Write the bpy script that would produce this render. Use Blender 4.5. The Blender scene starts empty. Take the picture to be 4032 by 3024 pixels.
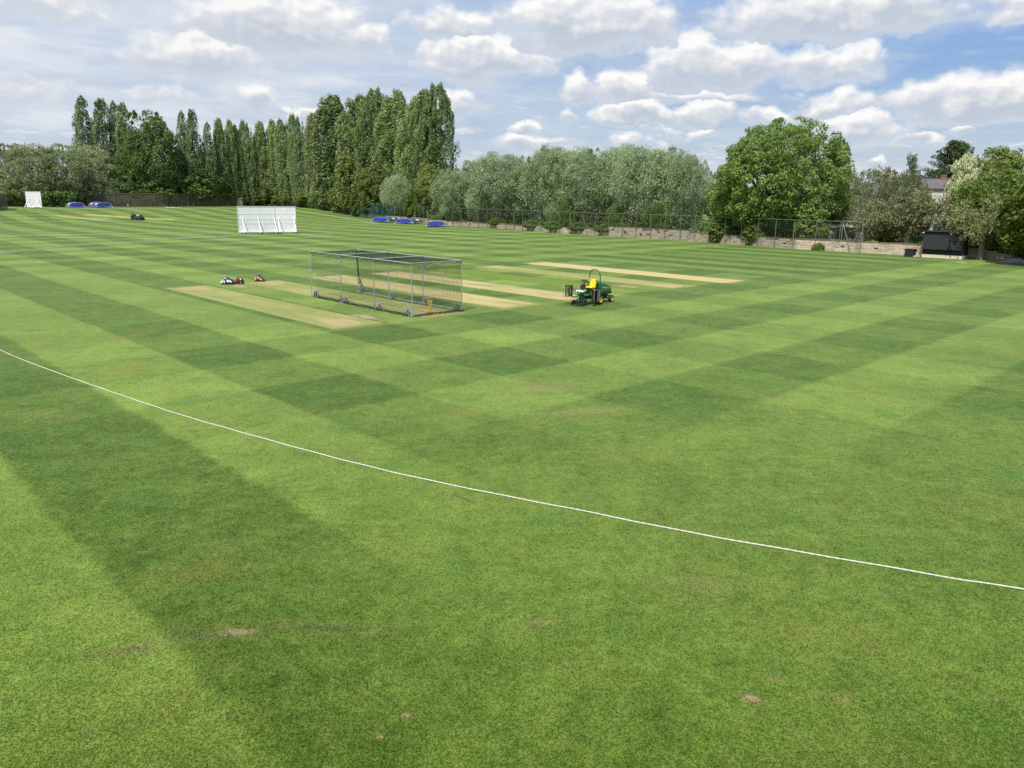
import bpy, bmesh, math, random
import numpy as np
from mathutils import Vector, Matrix

random.seed(7)
RNG = np.random.default_rng(11)
SC = bpy.context.scene
COL = SC.collection
PI = math.pi
R = math.radians

# ------------------------------------------------------------------ survey of the ground
F_PX, EYE = 3033.8, 6.387                       # focal length (photo pixels), eye height on the balcony
RT = Vector((0.99994026, 0.00259336, 0.01061822))
UP = Vector((-0.01093033, 0.2372484, 0.97138752))
FW = Vector((0.0, 0.97144556, -0.23726258))
TH = -0.80303738                                # bearing of the pitches
EU = (math.cos(TH), math.sin(TH))               # along the pitches
EV = (-EU[1], EU[0])                            # across them


def sstep(a, b, x):
    t = min(1.0, max(0.0, (x - a) / (b - a)))
    return t * t * (3 - 2 * t)


def zg(x, y):                                   # the far ground climbs a gentle bank
    return 2.1 * sstep(155, 205, -0.825 * x + 0.565 * y)


def ray(px, py):
    return RT * ((px - 2016) / F_PX) - UP * ((py - 1512) / F_PX) + FW


def G(px, py):                                  # ground point surveyed through a photo pixel
    d = ray(px, py)
    t = 1.0
    z0 = 0.0
    for _ in range(40):
        t = (z0 - EYE) / d.z
        z1 = zg(d.x * t, d.y * t)
        z0 = z0 * 0.6 + z1 * 0.4
    return Vector((d.x * t, d.y * t, zg(d.x * t, d.y * t)))


def at(px, D):                                  # point at forward distance D in the bearing of px
    d = ray(px, 772)
    x = d.x / d.y * D
    return Vector((x, D, zg(x, D)))


def height_at(px, py, D):
    d = ray(px, py)
    return EYE + d.z / d.y * D


def W(u, v):
    return (EU[0] * u + EV[0] * v, EU[1] * u + EV[1] * v)


# ------------------------------------------------------------------ tagging and linking
def tag(o, label=None, cat=None, group=None, kind=None):
    if label: o['label'] = label
    if cat: o['category'] = cat
    if group: o['group'] = group
    if kind: o['kind'] = kind
    return o


def empty(name, loc, rz=0.0):
    o = bpy.data.objects.new(name, None)
    COL.objects.link(o)
    o.location = loc
    o.rotation_euler = (0, 0, rz)
    o.empty_display_size = 0.3
    return o


def link(name, me, parent=None, loc=(0, 0, 0), rz=0.0):
    o = bpy.data.objects.new(name, me)
    COL.objects.link(o)
    o.location = loc
    o.rotation_euler = (0, 0, rz)
    if parent: o.parent = parent
    return o


def copy_tree(o, parent=None):
    c = o.copy()
    COL.objects.link(c)
    if parent: c.parent = parent
    for ch in [k for k in bpy.data.objects if k.parent == o]:
        copy_tree(ch, c)
    return c


# ------------------------------------------------------------------ mesh builder
class MB:
    def __init__(s):
        s.v, s.f, s.m = [], [], []

    def add(s, vs, fs, mi=0):
        b = len(s.v)
        s.v += [tuple(p) for p in vs]
        s.f += [tuple(i + b for i in q) for q in fs]
        s.m += [mi] * len(fs)
        return s

    def box(s, c, d, rot=None, mi=0, taper=1.0):
        hx, hy, hz = d[0] / 2, d[1] / 2, d[2] / 2
        P = []
        for z, k in ((-hz, 1.0), (hz, taper)):
            for x, y in ((-hx, -hy), (hx, -hy), (hx, hy), (-hx, hy)):
                P.append(Vector((x * k, y * k, z)))
        if rot is not None: P = [rot @ p for p in P]
        c = Vector(c)
        return s.add([p + c for p in P], [(3, 2, 1, 0), (4, 5, 6, 7), (0, 1, 5, 4), (1, 2, 6, 5), (2, 3, 7, 6), (3, 0, 4, 7)], mi)

    def tube(s, pts, r, n=8, mi=0, caps=True, closed=False):
        pts = [Vector(p) for p in pts]
        rs = r if isinstance(r, (list, tuple)) else [r] * len(pts)
        vs, L = [], len(pts)
        up = None
        for i, p in enumerate(pts):
            if closed: t = pts[(i + 1) % L] - pts[i - 1]
            else: t = pts[min(i + 1, L - 1)] - pts[max(i - 1, 0)]
            t.normalize()
            if up is None:
                up = t.orthogonal().normalized()
            else:
                up = (up - t * up.dot(t))
                if up.length < 1e-5: up = t.orthogonal()
                up.normalize()
            b = t.cross(up)
            for k in range(n):
                a = 2 * PI * k / n
                vs.append(p + (up * math.cos(a) + b * math.sin(a)) * rs[i])
        fs = []
        for i in range(L if closed else L - 1):
            j = (i + 1) % L
            for k in range(n):
                fs.append((i * n + k, i * n + (k + 1) % n, j * n + (k + 1) % n, j * n + k))
        if caps and not closed:
            fs.append(tuple(range(n))[::-1])
            fs.append(tuple((L - 1) * n + k for k in range(n)))
        return s.add(vs, fs, mi)

    def lathe(s, c, axis, prof, n=20, mi=0):    # prof: (radius, offset along axis)
        axis = Vector(axis).normalized()
        a1 = axis.orthogonal().normalized()
        a2 = axis.cross(a1)
        c = Vector(c)
        vs, fs = [], []
        for r, h in prof:
            for k in range(n):
                a = 2 * PI * k / n
                vs.append(c + axis * h + (a1 * math.cos(a) + a2 * math.sin(a)) * r)
        for i in range(len(prof) - 1):
            for k in range(n):
                fs.append((i * n + k, i * n + (k + 1) % n, (i + 1) * n + (k + 1) % n, (i + 1) * n + k))
        return s.add(vs, fs, mi)

    def prism(s, poly, y0, y1, mi=0, y0b=None):  # polygon in xz swept along y
        n = len(poly)
        vs = [(x, y0, z) for x, z in poly] + [(x, y1, z) for x, z in poly]
        fs = [tuple(range(n)), tuple(range(n, 2 * n))[::-1]]
        for i in range(n):
            j = (i + 1) % n
            fs.append((i, i + n, j + n, j))
        return s.add(vs, fs, mi)

    def build(s, name, mats, parent=None, smooth=False, bevel=0.0, loc=(0, 0, 0), rz=0.0, seg=2, angle=40):
        me = bpy.data.meshes.new(name)
        me.from_pydata(s.v, [], s.f)
        for m in (mats if isinstance(mats, (list, tuple)) else [mats]): me.materials.append(m)
        me.polygons.foreach_set('material_index', s.m)
        bm = bmesh.new()
        bm.from_mesh(me)
        bmesh.ops.recalc_face_normals(bm, faces=bm.faces)
        bm.to_mesh(me)
        bm.free()
        if smooth:
            me.polygons.foreach_set('use_smooth', [True] * len(me.polygons))
            try: me.set_sharp_from_angle(angle=R(angle))
            except Exception: pass
        me.update()
        o = link(name, me, parent, loc, rz)
        if bevel:
            b = o.modifiers.new('bevel', 'BEVEL')
            b.width = bevel; b.segments = seg; b.limit_method = 'ANGLE'; b.angle_limit = R(35)
        return o


# ------------------------------------------------------------------ node helpers
class S:
    nt = None

    def __init__(s, sock): s.s = sock

    def __add__(a, b): return mth('ADD', a, b)
    def __radd__(a, b): return mth('ADD', b, a)
    def __sub__(a, b): return mth('SUBTRACT', a, b)
    def __rsub__(a, b): return mth('SUBTRACT', b, a)
    def __mul__(a, b): return mth('MULTIPLY', a, b)
    def __rmul__(a, b): return mth('MULTIPLY', b, a)
    def __truediv__(a, b): return mth('DIVIDE', a, b)


def put(sock, val):
    if isinstance(val, S): S.nt.links.new(val.s, sock)
    elif isinstance(val, bpy.types.NodeSocket): S.nt.links.new(val, sock)
    else: sock.default_value = val


def mth(op, *a, clamp=False):
    n = S.nt.nodes.new('ShaderNodeMath')
    n.operation = op
    n.use_clamp = clamp
    for i, x in enumerate(a): put(n.inputs[i], x)
    return S(n.outputs[0])


def sm(x, a, b, lo=0.0, hi=1.0):                # smooth step from a to b
    n = S.nt.nodes.new('ShaderNodeMapRange')
    n.interpolation_type = 'SMOOTHSTEP'
    put(n.inputs['Value'], x)
    n.inputs['From Min'].default_value, n.inputs['From Max'].default_value = (a, b) if a < b else (b, a)
    n.inputs['To Min'].default_value, n.inputs['To Max'].default_value = (lo, hi) if a < b else (hi, lo)
    return S(n.outputs[0])


def vmin(a, b): return mth('MINIMUM', a, b)
def vmax(a, b): return mth('MAXIMUM', a, b)


def comb(x, y, z=0.0):
    n = S.nt.nodes.new('ShaderNodeCombineXYZ')
    for i, q in enumerate((x, y, z)): put(n.inputs[i], q)
    return S(n.outputs[0])


def noise(vec, scale, detail=3, rough=0.5, dist=0.0, col=False):
    n = S.nt.nodes.new('ShaderNodeTexNoise')
    if vec is not None: put(n.inputs['Vector'], vec)
    n.inputs['Scale'].default_value = scale
    n.inputs['Detail'].default_value = detail
    n.inputs['Roughness'].default_value = rough
    n.inputs['Distortion'].default_value = dist
    return S(n.outputs['Color' if col else 'Fac'])


def mix(f, a, b):
    n = S.nt.nodes.new('ShaderNodeMix')
    n.data_type = 'RGBA'
    put(n.inputs[0], f)
    for i, q in ((6, a), (7, b)):
        if isinstance(q, (tuple, list)): q = (*q, 1.0) if len(q) == 3 else q
        put(n.inputs[i], q)
    return S(n.outputs[2])


def tint(c, k):                                 # multiply a colour by a scalar
    n = S.nt.nodes.new('ShaderNodeVectorMath')
    n.operation = 'SCALE'
    put(n.inputs[0], c)
    put(n.inputs['Scale'], k)
    return S(n.outputs[0])


def begin(name):
    m = bpy.data.materials.new(name)
    m.use_nodes = True
    S.nt = m.node_tree
    m.node_tree.nodes.clear()
    out = m.node_tree.nodes.new('ShaderNodeOutputMaterial')
    return m, out


def principled(out, col, rough=0.6, metal=0.0, spec=0.5, bump=None, bump_d=0.02, bump_s=0.5, **kw):
    b = S.nt.nodes.new('ShaderNodeBsdfPrincipled')
    if isinstance(col, (tuple, list)): col = (*col, 1.0)
    put(b.inputs['Base Color'], col)
    put(b.inputs['Roughness'], rough)
    put(b.inputs['Metallic'], metal)
    put(b.inputs['Specular IOR Level'], spec)
    for k, q in kw.items(): put(b.inputs[k.replace('_', ' ')], q)
    if bump is not None:
        n = S.nt.nodes.new('ShaderNodeBump')
        n.inputs['Strength'].default_value = bump_s
        n.inputs['Distance'].default_value = bump_d
        put(n.inputs['Height'], bump)
        S.nt.links.new(n.outputs[0], b.inputs['Normal'])
    S.nt.links.new(b.outputs[0], out.inputs['Surface'])
    return b


def opos():
    n = S.nt.nodes.new('ShaderNodeTexCoord')
    return S(n.outputs['Object'])


def wpos():
    n = S.nt.nodes.new('ShaderNodeNewGeometry')
    x = S.nt.nodes.new('ShaderNodeSeparateXYZ')
    S.nt.links.new(n.outputs['Position'], x.inputs[0])
    return S(n.outputs['Position']), S(x.outputs[0]), S(x.outputs[1]), S(x.outputs[2])


def island():
    n = S.nt.nodes.new('ShaderNodeNewGeometry')
    return S(n.outputs['Random Per Island']), S(n.outputs['Backfacing'])


def plain(name, col, rough=0.5, metal=0.0, var=0.12, scale=6.0, spec=0.5, dirt=None, dirt_amt=0.3, bump=0.0):
    m, out = begin(name)
    p = opos()
    n1 = noise(p, scale, 5, 0.6)
    k = sm(n1, 0.3, 0.7, 1 - var, 1 + var)
    c = tint((*col,), k)
    if dirt is not None:
        n2 = noise(p, scale * 0.45, 6, 0.65)
        c = mix(sm(n2, 0.5, 0.75, 0.0, dirt_amt), c, dirt)
    rr = sm(noise(p, scale * 2.3, 3), 0.3, 0.7, max(0.05, rough - 0.1), min(1, rough + 0.1))
    principled(out, c, rr, metal, spec, bump=n1 if bump else None, bump_d=bump)
    return m


# ------------------------------------------------------------------ grass and ground materials
def grass_material(blades=False):
    m, out = begin('grass_blades' if blades else 'mown_grass')
    P, x, y, z = wpos()
    u = x * EU[0] + y * EU[1]
    v = x * EV[0] + y * EV[1]
    w1 = noise(P, 0.45, 3)
    w2 = noise(P, 2.5, 3)
    wob = (w1 - 0.5) * 0.40 + (w2 - 0.5) * 0.22
    sA = mth('SINE', (v + wob - 3.4) * (PI / 3.84))
    sB = mth('SINE', (u + wob + 7.75) * (PI / 4.05))
    sA = sm(sA, -0.12, 0.12)
    sB = sm(sB, -0.16, 0.16)                     # 1 = dark pass: sheen of leaning blades painted into the colour
    yv = y
    fadeB = sm(yv, 15, 27) * sm(x, -24, -2, 0.12, 1.0)
    farw = sm(yv, 48, 75)
    fadeB = vmax(fadeB, farw * 0.8)
    fadeA = vmax(sm(yv, 15, 26), sm(x, 1.0, -5.0)) * sm(x, -12, 14, 1.0, 0.42)
    sq = sm(u, -57.5, -56.5) * sm(u, -30.6, -31.6) * sm(v, 14.6, 15.2) * sm(v, 60.5, 61.0)
    fadeB = fadeB * (1.0 - sq * 0.9)
    patch = noise(P, 0.11, 4, 0.55)
    mod = sm(patch, 0.3, 0.7, 0.75, 1.15)
    lum = 0.5 - ((sA - 0.5) * fadeA * 0.42 * sm(v, 11, 3, 1.0, 1.25) + (sB - 0.5) * fadeB * 0.36) * mod
    # inside the square the alternate passes follow the pitches
    sq2 = sm(mth('SINE', (v - 0.4) * (2 * PI / 5.65)), -0.3, 0.3)
    lum = lum + (sq2 - 0.5) * 0.34 * sq - sq * 0.16
    mid = noise(P, 0.9, 6, 0.68)
    lum = lum + (patch - 0.5) * 0.60 + (mid - 0.5) * 0.85 - 0.07
    # tufts, blades
    t1 = noise(P, 4.0, 5, 0.70)
    t2 = noise(P, 14.0, 5, 0.75)
    t3 = noise(P, 48.0, 3, 0.7)
    lum = lum + (t1 - 0.5) * 0.95 + (t2 - 0.5) * 0.75 + (t3 - 0.5) * 0.5
    if blades: lum = lum + (island()[0] - 0.5) * 0.40 + 0.06
    blot = noise(P, 1.7, 6, 0.70, 0.5)
    lum = lum + (blot - 0.5) * 0.75 * sm(yv, 34, 12)
    lum = mth('MINIMUM', mth('MAXIMUM', lum, 0.0), 1.25)
    c = mix(lum, (0.043, 0.092, 0.0048), (0.184, 0.268, 0.043))
    # yellower and bluer areas
    hue = noise(P, 0.30, 4, 0.6)
    c = mix(sm(hue, 0.52, 0.75, 0, 0.38), c, (0.190, 0.180, 0.036))
    hue2 = noise(P, 0.55, 5, 0.6, 0.4)
    c = mix(sm(hue2, 0.54, 0.70, 0, 0.55), c, (0.062, 0.150, 0.016))
    # thatch showing through near the eye, bare scuffs
    th = noise(P, 3.3, 6, 0.7)
    near = sm(yv, 26, 9)
    c = mix(sm(th, 0.54, 0.74, 0, 0.62) * sm(hue, 0.38, 0.58) * vmax(near, 0.22), c, (0.235, 0.205, 0.090))
    c = mix(sm(noise(P, 1.9, 6, 0.74), 0.58, 0.74, 0, 0.45) * near, c, (0.046, 0.078, 0.010))

    def scuff(px, py, ru, rv, col, amt, ang=0.0, c=None):
        g = G(px, py)
        dx, dy = x - g.x, y - g.y
        ca, sa = math.cos(ang), math.sin(ang)
        a = (dx * ca + dy * sa) / ru
        b = (dy * ca - dx * sa) / rv
        d = a * a + b * b + (noise(P, 1.1 / min(ru, rv), 5, 0.75) - 0.5) * 4.2 + (t2 - 0.5) * 1.6
        c = mix(sm(d, 4.0, 0.4, 0, amt * 0.5), c, (0.150, 0.140, 0.045))
        return mix(sm(d, 1.0, 0.0, 0, amt), c, col)
    EARTH = (0.350, 0.270, 0.150)
    DARKG = (0.040, 0.082, 0.014)
    c = scuff(930, 2490, 0.38, 0.11, EARTH, 0.62, 0.1, c)
    c = scuff(780, 2500, 0.55, 0.16, DARKG, 0.5, 0.05, c)
    c = scuff(1300, 2475, 0.75, 0.12, DARKG, 0.55, -0.05, c)
    c = scuff(500, 2560, 0.40, 0.13, (0.12, 0.11, 0.045), 0.55, 0.2, c)
    c = scuff(2962, 2752, 0.13, 0.09, EARTH, 0.95, -0.4, c)
    c = scuff(3310, 2745, 0.16, 0.14, (0.26, 0.22, 0.08), 0.35, 0.0, c)
    c = scuff(3040, 2670, 0.13, 0.07, (0.24, 0.17, 0.09), 0.35, 0.0, c)
    c = scuff(1600, 2815, 0.07, 0.05, EARTH, 0.8, 0.0, c)
    c = scuff(1500, 2900, 0.06, 0.05, EARTH, 0.6, 0.0, c)
    c = scuff(2120, 2450, 0.35, 0.12, (0.22, 0.19, 0.08), 0.3, 0.3, c)
    c = scuff(2740, 2300, 0.7, 0.5, (0.20, 0.19, 0.07), 0.25, 0.3, c)
    c = scuff(2150, 1530, 0.9, 0.6, (0.20, 0.22, 0.07), 0.45, 0.3, c)
    c = scuff(1830, 1965, 0.5, 0.06, DARKG, 0.75, -0.75, c)
    c = scuff(2300, 1620, 1.5, 0.5, (0.22, 0.25, 0.06), 0.35, 0.3, c)
    # worn ground on and around the square
    for px, py, a, b, k, an in ((1437, 1247, 1.25, 0.42, 0.95, TH), (938, 1127, 1.1, 0.5, 0.8, TH), (2470, 1128, 1.3, 0.5, 0.8, TH),
                             (1385, 1245, 0.6, 0.2, 0.7, TH), (1720, 1073, 1.1, 0.7, 0.75, TH), (2235, 1133, 0.8, 0.6, 0.6, TH)):
        c = scuff(px, py, a, b, EARTH, k, an, c)
    # rougher grass on the far bank, cut less often
    b = principled(out, c, 0.92, 0, 0.15, bump=None if blades else t2 * 0.8 + t3 * 0.6 + t1 * 0.8, bump_d=0.015, bump_s=0.3)
    b.inputs['Sheen Weight'].default_value = 0.08
    if blades:                                    # the sward is lit as a mat, blades only break it up
        ge = S.nt.nodes.new('ShaderNodeNewGeometry')
        vm = S.nt.nodes.new('ShaderNodeMix'); vm.data_type = 'VECTOR'
        vm.inputs[0].default_value = 0.78
        S.nt.links.new(ge.outputs['Normal'], vm.inputs[4]); vm.inputs[5].default_value = (0, 0, 1)
        vn = S.nt.nodes.new('ShaderNodeVectorMath'); vn.operation = 'NORMALIZE'
        S.nt.links.new(vm.outputs[1], vn.inputs[0]); S.nt.links.new(vn.outputs[0], b.inputs['Normal'])
        tl = S.nt.nodes.new('ShaderNodeBsdfTranslucent')   # thin blades let the sun through
        put(tl.inputs['Color'], c)
        mx = S.nt.nodes.new('ShaderNodeMixShader')
        mx.inputs[0].default_value = 0.5
        S.nt.links.new(b.outputs[0], mx.inputs[1]); S.nt.links.new(tl.outputs[0], mx.inputs[2])
        S.nt.links.new(mx.outputs[0], out.inputs['Surface'])
    b.inputs['Sheen Roughness'].default_value = 0.5
    return m


def strip_material(name, straw, green, amt, bare, bare_amt, seed):
    m, out = begin(name)
    tc = S.nt.nodes.new('ShaderNodeTexCoord')
    sx = S.nt.nodes.new('ShaderNodeSeparateXYZ')
    S.nt.links.new(tc.outputs['Object'], sx.inputs[0])
    a, b = S(sx.outputs[0]), S(sx.outputs[1])    # a along (-1.. metres), b across
    P = comb(a + seed * 13.7, b, seed * 1.0)
    Pl = comb(a * 0.25 + seed * 5.1, b, seed * 1.0)
    n1 = noise(Pl, 0.9, 5, 0.6)
    n2 = noise(P, 7.0, 5, 0.7)
    n3 = noise(P, 30.0, 3, 0.7)
    k = (n1 - 0.5) * 1.9 + (n2 - 0.5) * 1.1 + amt
    c = mix(sm(k, 0.05, 0.95), green, straw)
    # bowlers' footholds: bare earth near both ends
    aa = mth('ABSOLUTE', a)
    e1 = sm(aa, 6.5, 9.3) * sm(aa, 11.4, 9.9)
    e2 = sm(mth('ABSOLUTE', b), 1.35, 0.5)
    hole = e1 * e2 * 1.15 + (n1 - 0.5) * 2.3 + (n2 - 0.5) * 1.5
    c = mix(sm(hole, 0.5, 1.0, 0, bare_amt), c, bare)
    c = mix(sm(noise(Pl, 3.0, 6, 0.75), 0.55, 0.75, 0.0, 0.35), c, (0.50, 0.42, 0.26))
    c = tint(c, sm(n3, 0.2, 0.8, 0.74, 1.22))
    pb = S.nt.nodes.new('ShaderNodeBsdfPrincipled')
    put(pb.inputs['Base Color'], c)
    pb.inputs['Roughness'].default_value = 0.95
    pb.inputs['Specular IOR Level'].default_value = 0.1
    tr = S.nt.nodes.new('ShaderNodeBsdfTransparent')
    mx = S.nt.nodes.new('ShaderNodeMixShader')
    edge = sm(aa + (n2 - 0.5) * 2.6 + (n1 - 0.5) * 1.6, 11.6, 10.6)
    side = sm(mth('ABSOLUTE', b) + (n2 - 0.5) * 0.34 + (n1 - 0.5) * 0.2, 1.58, 1.40)
    cover = edge * side * sm(n3 * 0.5 + n2 * 0.5, 0.28, 0.42, 0.72, 1.0)
    put(mx.inputs[0], cover)
    S.nt.links.new(tr.outputs[0], mx.inputs[1])
    S.nt.links.new(pb.outputs[0], mx.inputs[2])
    S.nt.links.new(mx.outputs[0], out.inputs['Surface'])
    return m


def leaf_material(name, dark, light, back, trans=0.28, rough=0.55):
    m, out = begin(name)
    g_ = {'poplar_leaf': 1.9, 'far_poplar_leaf': 2.1, 'grey_willow_leaf': 1.9, 'broad_leaf': 1.9, 'willow_leaf': 1.72, 'sycamore_leaf': 0.95}.get(name, 1.45)
    dark, light, back = [tuple(q * g_ for q in c_) for c_ in (dark, light, back)]
    r, bf = island()
    at_ = S.nt.nodes.new('ShaderNodeAttribute')
    at_.attribute_name = 'tint'
    t = S(at_.outputs['Fac'])
    oi = S.nt.nodes.new('ShaderNodeObjectInfo')
    orr = S(oi.outputs['Random'])
    c = mix(mth('MINIMUM', mth('MAXIMUM', t * 0.75 + (r - 0.5) * 0.7 + 0.1, 0.0), 1.0), dark, light)
    c = mix(bf * sm(r, 0.3, 0.7, 0.55, 1.0), c, back)
    c = tint(mix(sm(orr, 0, 1, 0.0, 0.25), c, (light[0] * 1.05, light[1] * 0.95, light[2] * 0.7)), sm(mth('FRACT', orr * 7.31), 0, 1, 0.84, 1.16))
    d = S.nt.nodes.new('ShaderNodeBsdfPrincipled')
    put(d.inputs['Base Color'], c)
    d.inputs['Roughness'].default_value = rough
    d.inputs['Specular IOR Level'].default_value = 0.25
    tl = S.nt.nodes.new('ShaderNodeBsdfTranslucent')
    put(tl.inputs['Color'], mix(0.35, c, (light[0] * 1.25, light[1] * 1.3, light[2] * 0.6)))
    mx = S.nt.nodes.new('ShaderNodeMixShader')
    mx.inputs[0].default_value = trans
    S.nt.links.new(d.outputs[0], mx.inputs[1])
    S.nt.links.new(tl.outputs[0], mx.inputs[2])
    S.nt.links.new(mx.outputs[0], out.inputs['Surface'])
    return m


def net_material(name, col, cover):
    m, out = begin(name)
    d = S.nt.nodes.new('ShaderNodeBsdfDiffuse')
    p = opos()
    put(d.inputs['Color'], tint((*col,), sm(noise(p, 1.3, 4), 0.3, 0.7, 0.8, 1.2)))
    tr = S.nt.nodes.new('ShaderNodeBsdfTransparent')
    mx = S.nt.nodes.new('ShaderNodeMixShader')
    put(mx.inputs[0], sm(noise(p, 0.6, 4), 0.3, 0.7, cover * 0.8, cover * 1.2))
    S.nt.links.new(tr.outputs[0], mx.inputs[1])
    S.nt.links.new(d.outputs[0], mx.inputs[2])
    S.nt.links.new(mx.outputs[0], out.inputs['Surface'])
    return m


def stone_material():
    m, out = begin('old_stone')
    r, _ = island()
    p = opos()
    n1 = noise(p, 3.2, 6, 0.68)
    n2 = noise(p, 0.5, 4, 0.6)
    c = mix(r, (0.36, 0.32, 0.25), (0.52, 0.47, 0.385))
    c = mix(sm(n2, 0.45, 0.65, 0, 0.6), c, (0.62, 0.46, 0.34))
    c = mix(sm(n1, 0.52, 0.70, 0, 0.6), c, (0.15, 0.12, 0.09))
    c = mix(sm(noise(p, 1.1, 5, 0.7), 0.58, 0.72, 0, 0.6), c, (0.10, 0.115, 0.06))
    principled(out, c, 0.95, 0, 0.1, bump=n1, bump_d=0.03)
    return m


def brick_material(name, c1, c2, mort, scale=9.0):
    m, out = begin(name)
    t = S.nt.nodes.new('ShaderNodeTexBrick')
    p = opos()
    put(t.inputs['Vector'], p)
    t.inputs['Color1'].default_value = (*c1, 1)
    t.inputs['Color2'].default_value = (*c2, 1)
    t.inputs['Mortar'].default_value = (*mort, 1)
    t.inputs['Scale'].default_value = scale
    t.inputs['Mortar Size'].default_value = 0.015
    c = mix(sm(noise(p, 2.0, 5), 0.45, 0.7, 0, 0.5), S(t.outputs['Color']), (0.14, 0.10, 0.08))
    principled(out, c, 0.9, 0, 0.15)
    return m


def vinyl_material(name, col, scale=2.0):
    m, out = begin(name)
    p = opos()
    n = noise(p, scale, 4, 0.6)
    n2 = noise(p, scale * 5, 3)
    c = tint((*col,), sm(n, 0.3, 0.7, 0.85, 1.12))
    c = mix(sm(n2, 0.55, 0.8, 0, 0.15), c, (0.35, 0.36, 0.42))
    principled(out, c, 0.5, 0, 0.35, bump=n, bump_d=0.05, bump_s=0.6)
    return m


M = {}
M['grass'] = grass_material()
M['blades'] = grass_material(True)
M['white'] = plain('white_paint', (0.80, 0.81, 0.80), 0.55, 0, 0.04, 1.2, dirt=(0.55, 0.56, 0.52), dirt_amt=0.22)
M['white_slat'] = plain('weathered_white_slat', (0.78, 0.79, 0.80), 0.6, 0, 0.05, 0.9, dirt=(0.56, 0.57, 0.58), dirt_amt=0.3)
M['galv'] = plain('galvanised_steel', (0.34, 0.37, 0.38), 0.6, 0.3, 0.12, 9)
M['rope'] = plain('braided_rope', (0.54, 0.53, 0.46), 0.9, 0, 0.08, 14)
M['net'] = plain('net_twine', (0.018, 0.032, 0.024), 0.9, 0, 0.1, 4)
M['rubber'] = plain('tyre_rubber', (0.022, 0.021, 0.020), 0.85, 0, 0.2, 12, dirt=(0.10, 0.085, 0.06), dirt_amt=0.35)
M['black'] = plain('black_plastic', (0.018, 0.018, 0.019), 0.5, 0, 0.15, 8)
M['dark_metal'] = plain('dark_machinery', (0.035, 0.038, 0.036), 0.5, 0.3, 0.3, 15, dirt=(0.11, 0.12, 0.06), dirt_amt=0.5)
M['bare_steel'] = plain('bright_steel', (0.40, 0.40, 0.38), 0.4, 0.7, 0.2, 15)
M['mower_green'] = plain('machine_green_paint', (0.012, 0.150, 0.048), 0.36, 0, 0.12, 5, dirt=(0.10, 0.14, 0.06), dirt_amt=0.4)
M['frame_green'] = plain('frame_green_paint', (0.020, 0.135, 0.055), 0.45, 0, 0.2, 9, dirt=(0.08, 0.09, 0.04), dirt_amt=0.4)
M['yellow'] = plain('machine_yellow', (0.78, 0.50, 0.012), 0.45, 0, 0.06, 6)
M['seat_yellow'] = plain('seat_vinyl_yellow', (0.80, 0.54, 0.012), 0.5, 0, 0.05, 4)
M['lamp'] = plain('lamp_glass', (0.85, 0.85, 0.82), 0.15, 0, 0.03, 4)
M['stump'] = plain('stump_plastic', (0.92, 0.56, 0.05), 0.45, 0, 0.05, 5)
M['dark_green'] = plain('dark_green_paint', (0.006, 0.030, 0.025), 0.4, 0, 0.15, 5)
M['cover_blue'] = vinyl_material('cover_vinyl_blue', (0.022, 0.045, 0.42))
M['cover_side'] = vinyl_material('cover_vinyl_faded', (0.075, 0.080, 0.30))
M['cover_shaded'] = vinyl_material('cover_vinyl_shaded', (0.075, 0.075, 0.115))  # violet-blue vinyl with the shade of the far flank put into its colour
M['cover_white'] = vinyl_material('cover_white_panel', (0.62, 0.64, 0.74))
M['pale_frame'] = plain('pale_frame_paint', (0.50, 0.54, 0.34), 0.5, 0, 0.06, 5)
M['stone'] = stone_material()
M['stone_core'] = plain('wall_core', (0.16, 0.125, 0.09), 0.95, 0, 0.4, 3)
M['fence_metal'] = plain('fence_steel_green', (0.13, 0.145, 0.115), 0.6, 0.2, 0.2, 3)
M['fence_grey'] = plain('fence_steel_grey', (0.19, 0.205, 0.170), 0.6, 0.3, 0.2, 3)
M['mesh'] = net_material('chain_link', (0.05, 0.065, 0.05), 0.16)
M['windbreak'] = net_material('windbreak_mesh', (0.020, 0.080, 0.070), 0.62)
M['dark_net'] = net_material('old_net', (0.115, 0.108, 0.075), 0.80)
M['green_mesh'] = net_material('low_fence_mesh', (0.035, 0.085, 0.055), 0.30)
M['hut'] = plain('black_stained_board', (0.009, 0.014, 0.015), 0.75, 0, 0.2, 4)
M['hut_shutter'] = plain('dark_shutter_board', (0.010, 0.015, 0.0165), 0.75, 0, 0.15, 3)
M['plinth'] = plain('cream_plinth', (0.66, 0.58, 0.46), 0.8, 0, 0.1, 3, dirt=(0.3, 0.26, 0.2), dirt_amt=0.3)
M['tarp'] = vinyl_material('grey_tarpaulin', (0.34, 0.36, 0.38))
M['slate'] = plain('roof_slate', (0.118, 0.104, 0.108), 0.85, 0, 0.25, 1.5, dirt=(0.10, 0.085, 0.085), dirt_amt=0.5)
M['brick'] = brick_material('red_brick', (0.30, 0.115, 0.070), (0.36, 0.16, 0.10), (0.32, 0.29, 0.25))
M['pot'] = plain('chimney_pot', (0.52, 0.40, 0.28), 0.8, 0, 0.15, 4)
M['render'] = plain('pale_render', (0.62, 0.60, 0.55), 0.9, 0, 0.12, 1.5)
M['shed'] = plain('grey_shed_board', (0.20, 0.20, 0.20), 0.85, 0, 0.2, 2, dirt=(0.1, 0.1, 0.09), dirt_amt=0.5)
M['concrete'] = plain('weathered_concrete', (0.46, 0.41, 0.33), 0.9, 0, 0.15, 2, dirt=(0.22, 0.20, 0.16), dirt_amt=0.5)
M['bark'] = plain('tree_bark', (0.105, 0.085, 0.062), 0.95, 0, 0.35, 3, bump=0.05)
M['pale_bark'] = plain('pale_bark', (0.30, 0.275, 0.235), 0.95, 0, 0.3, 3, bump=0.04)
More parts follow.
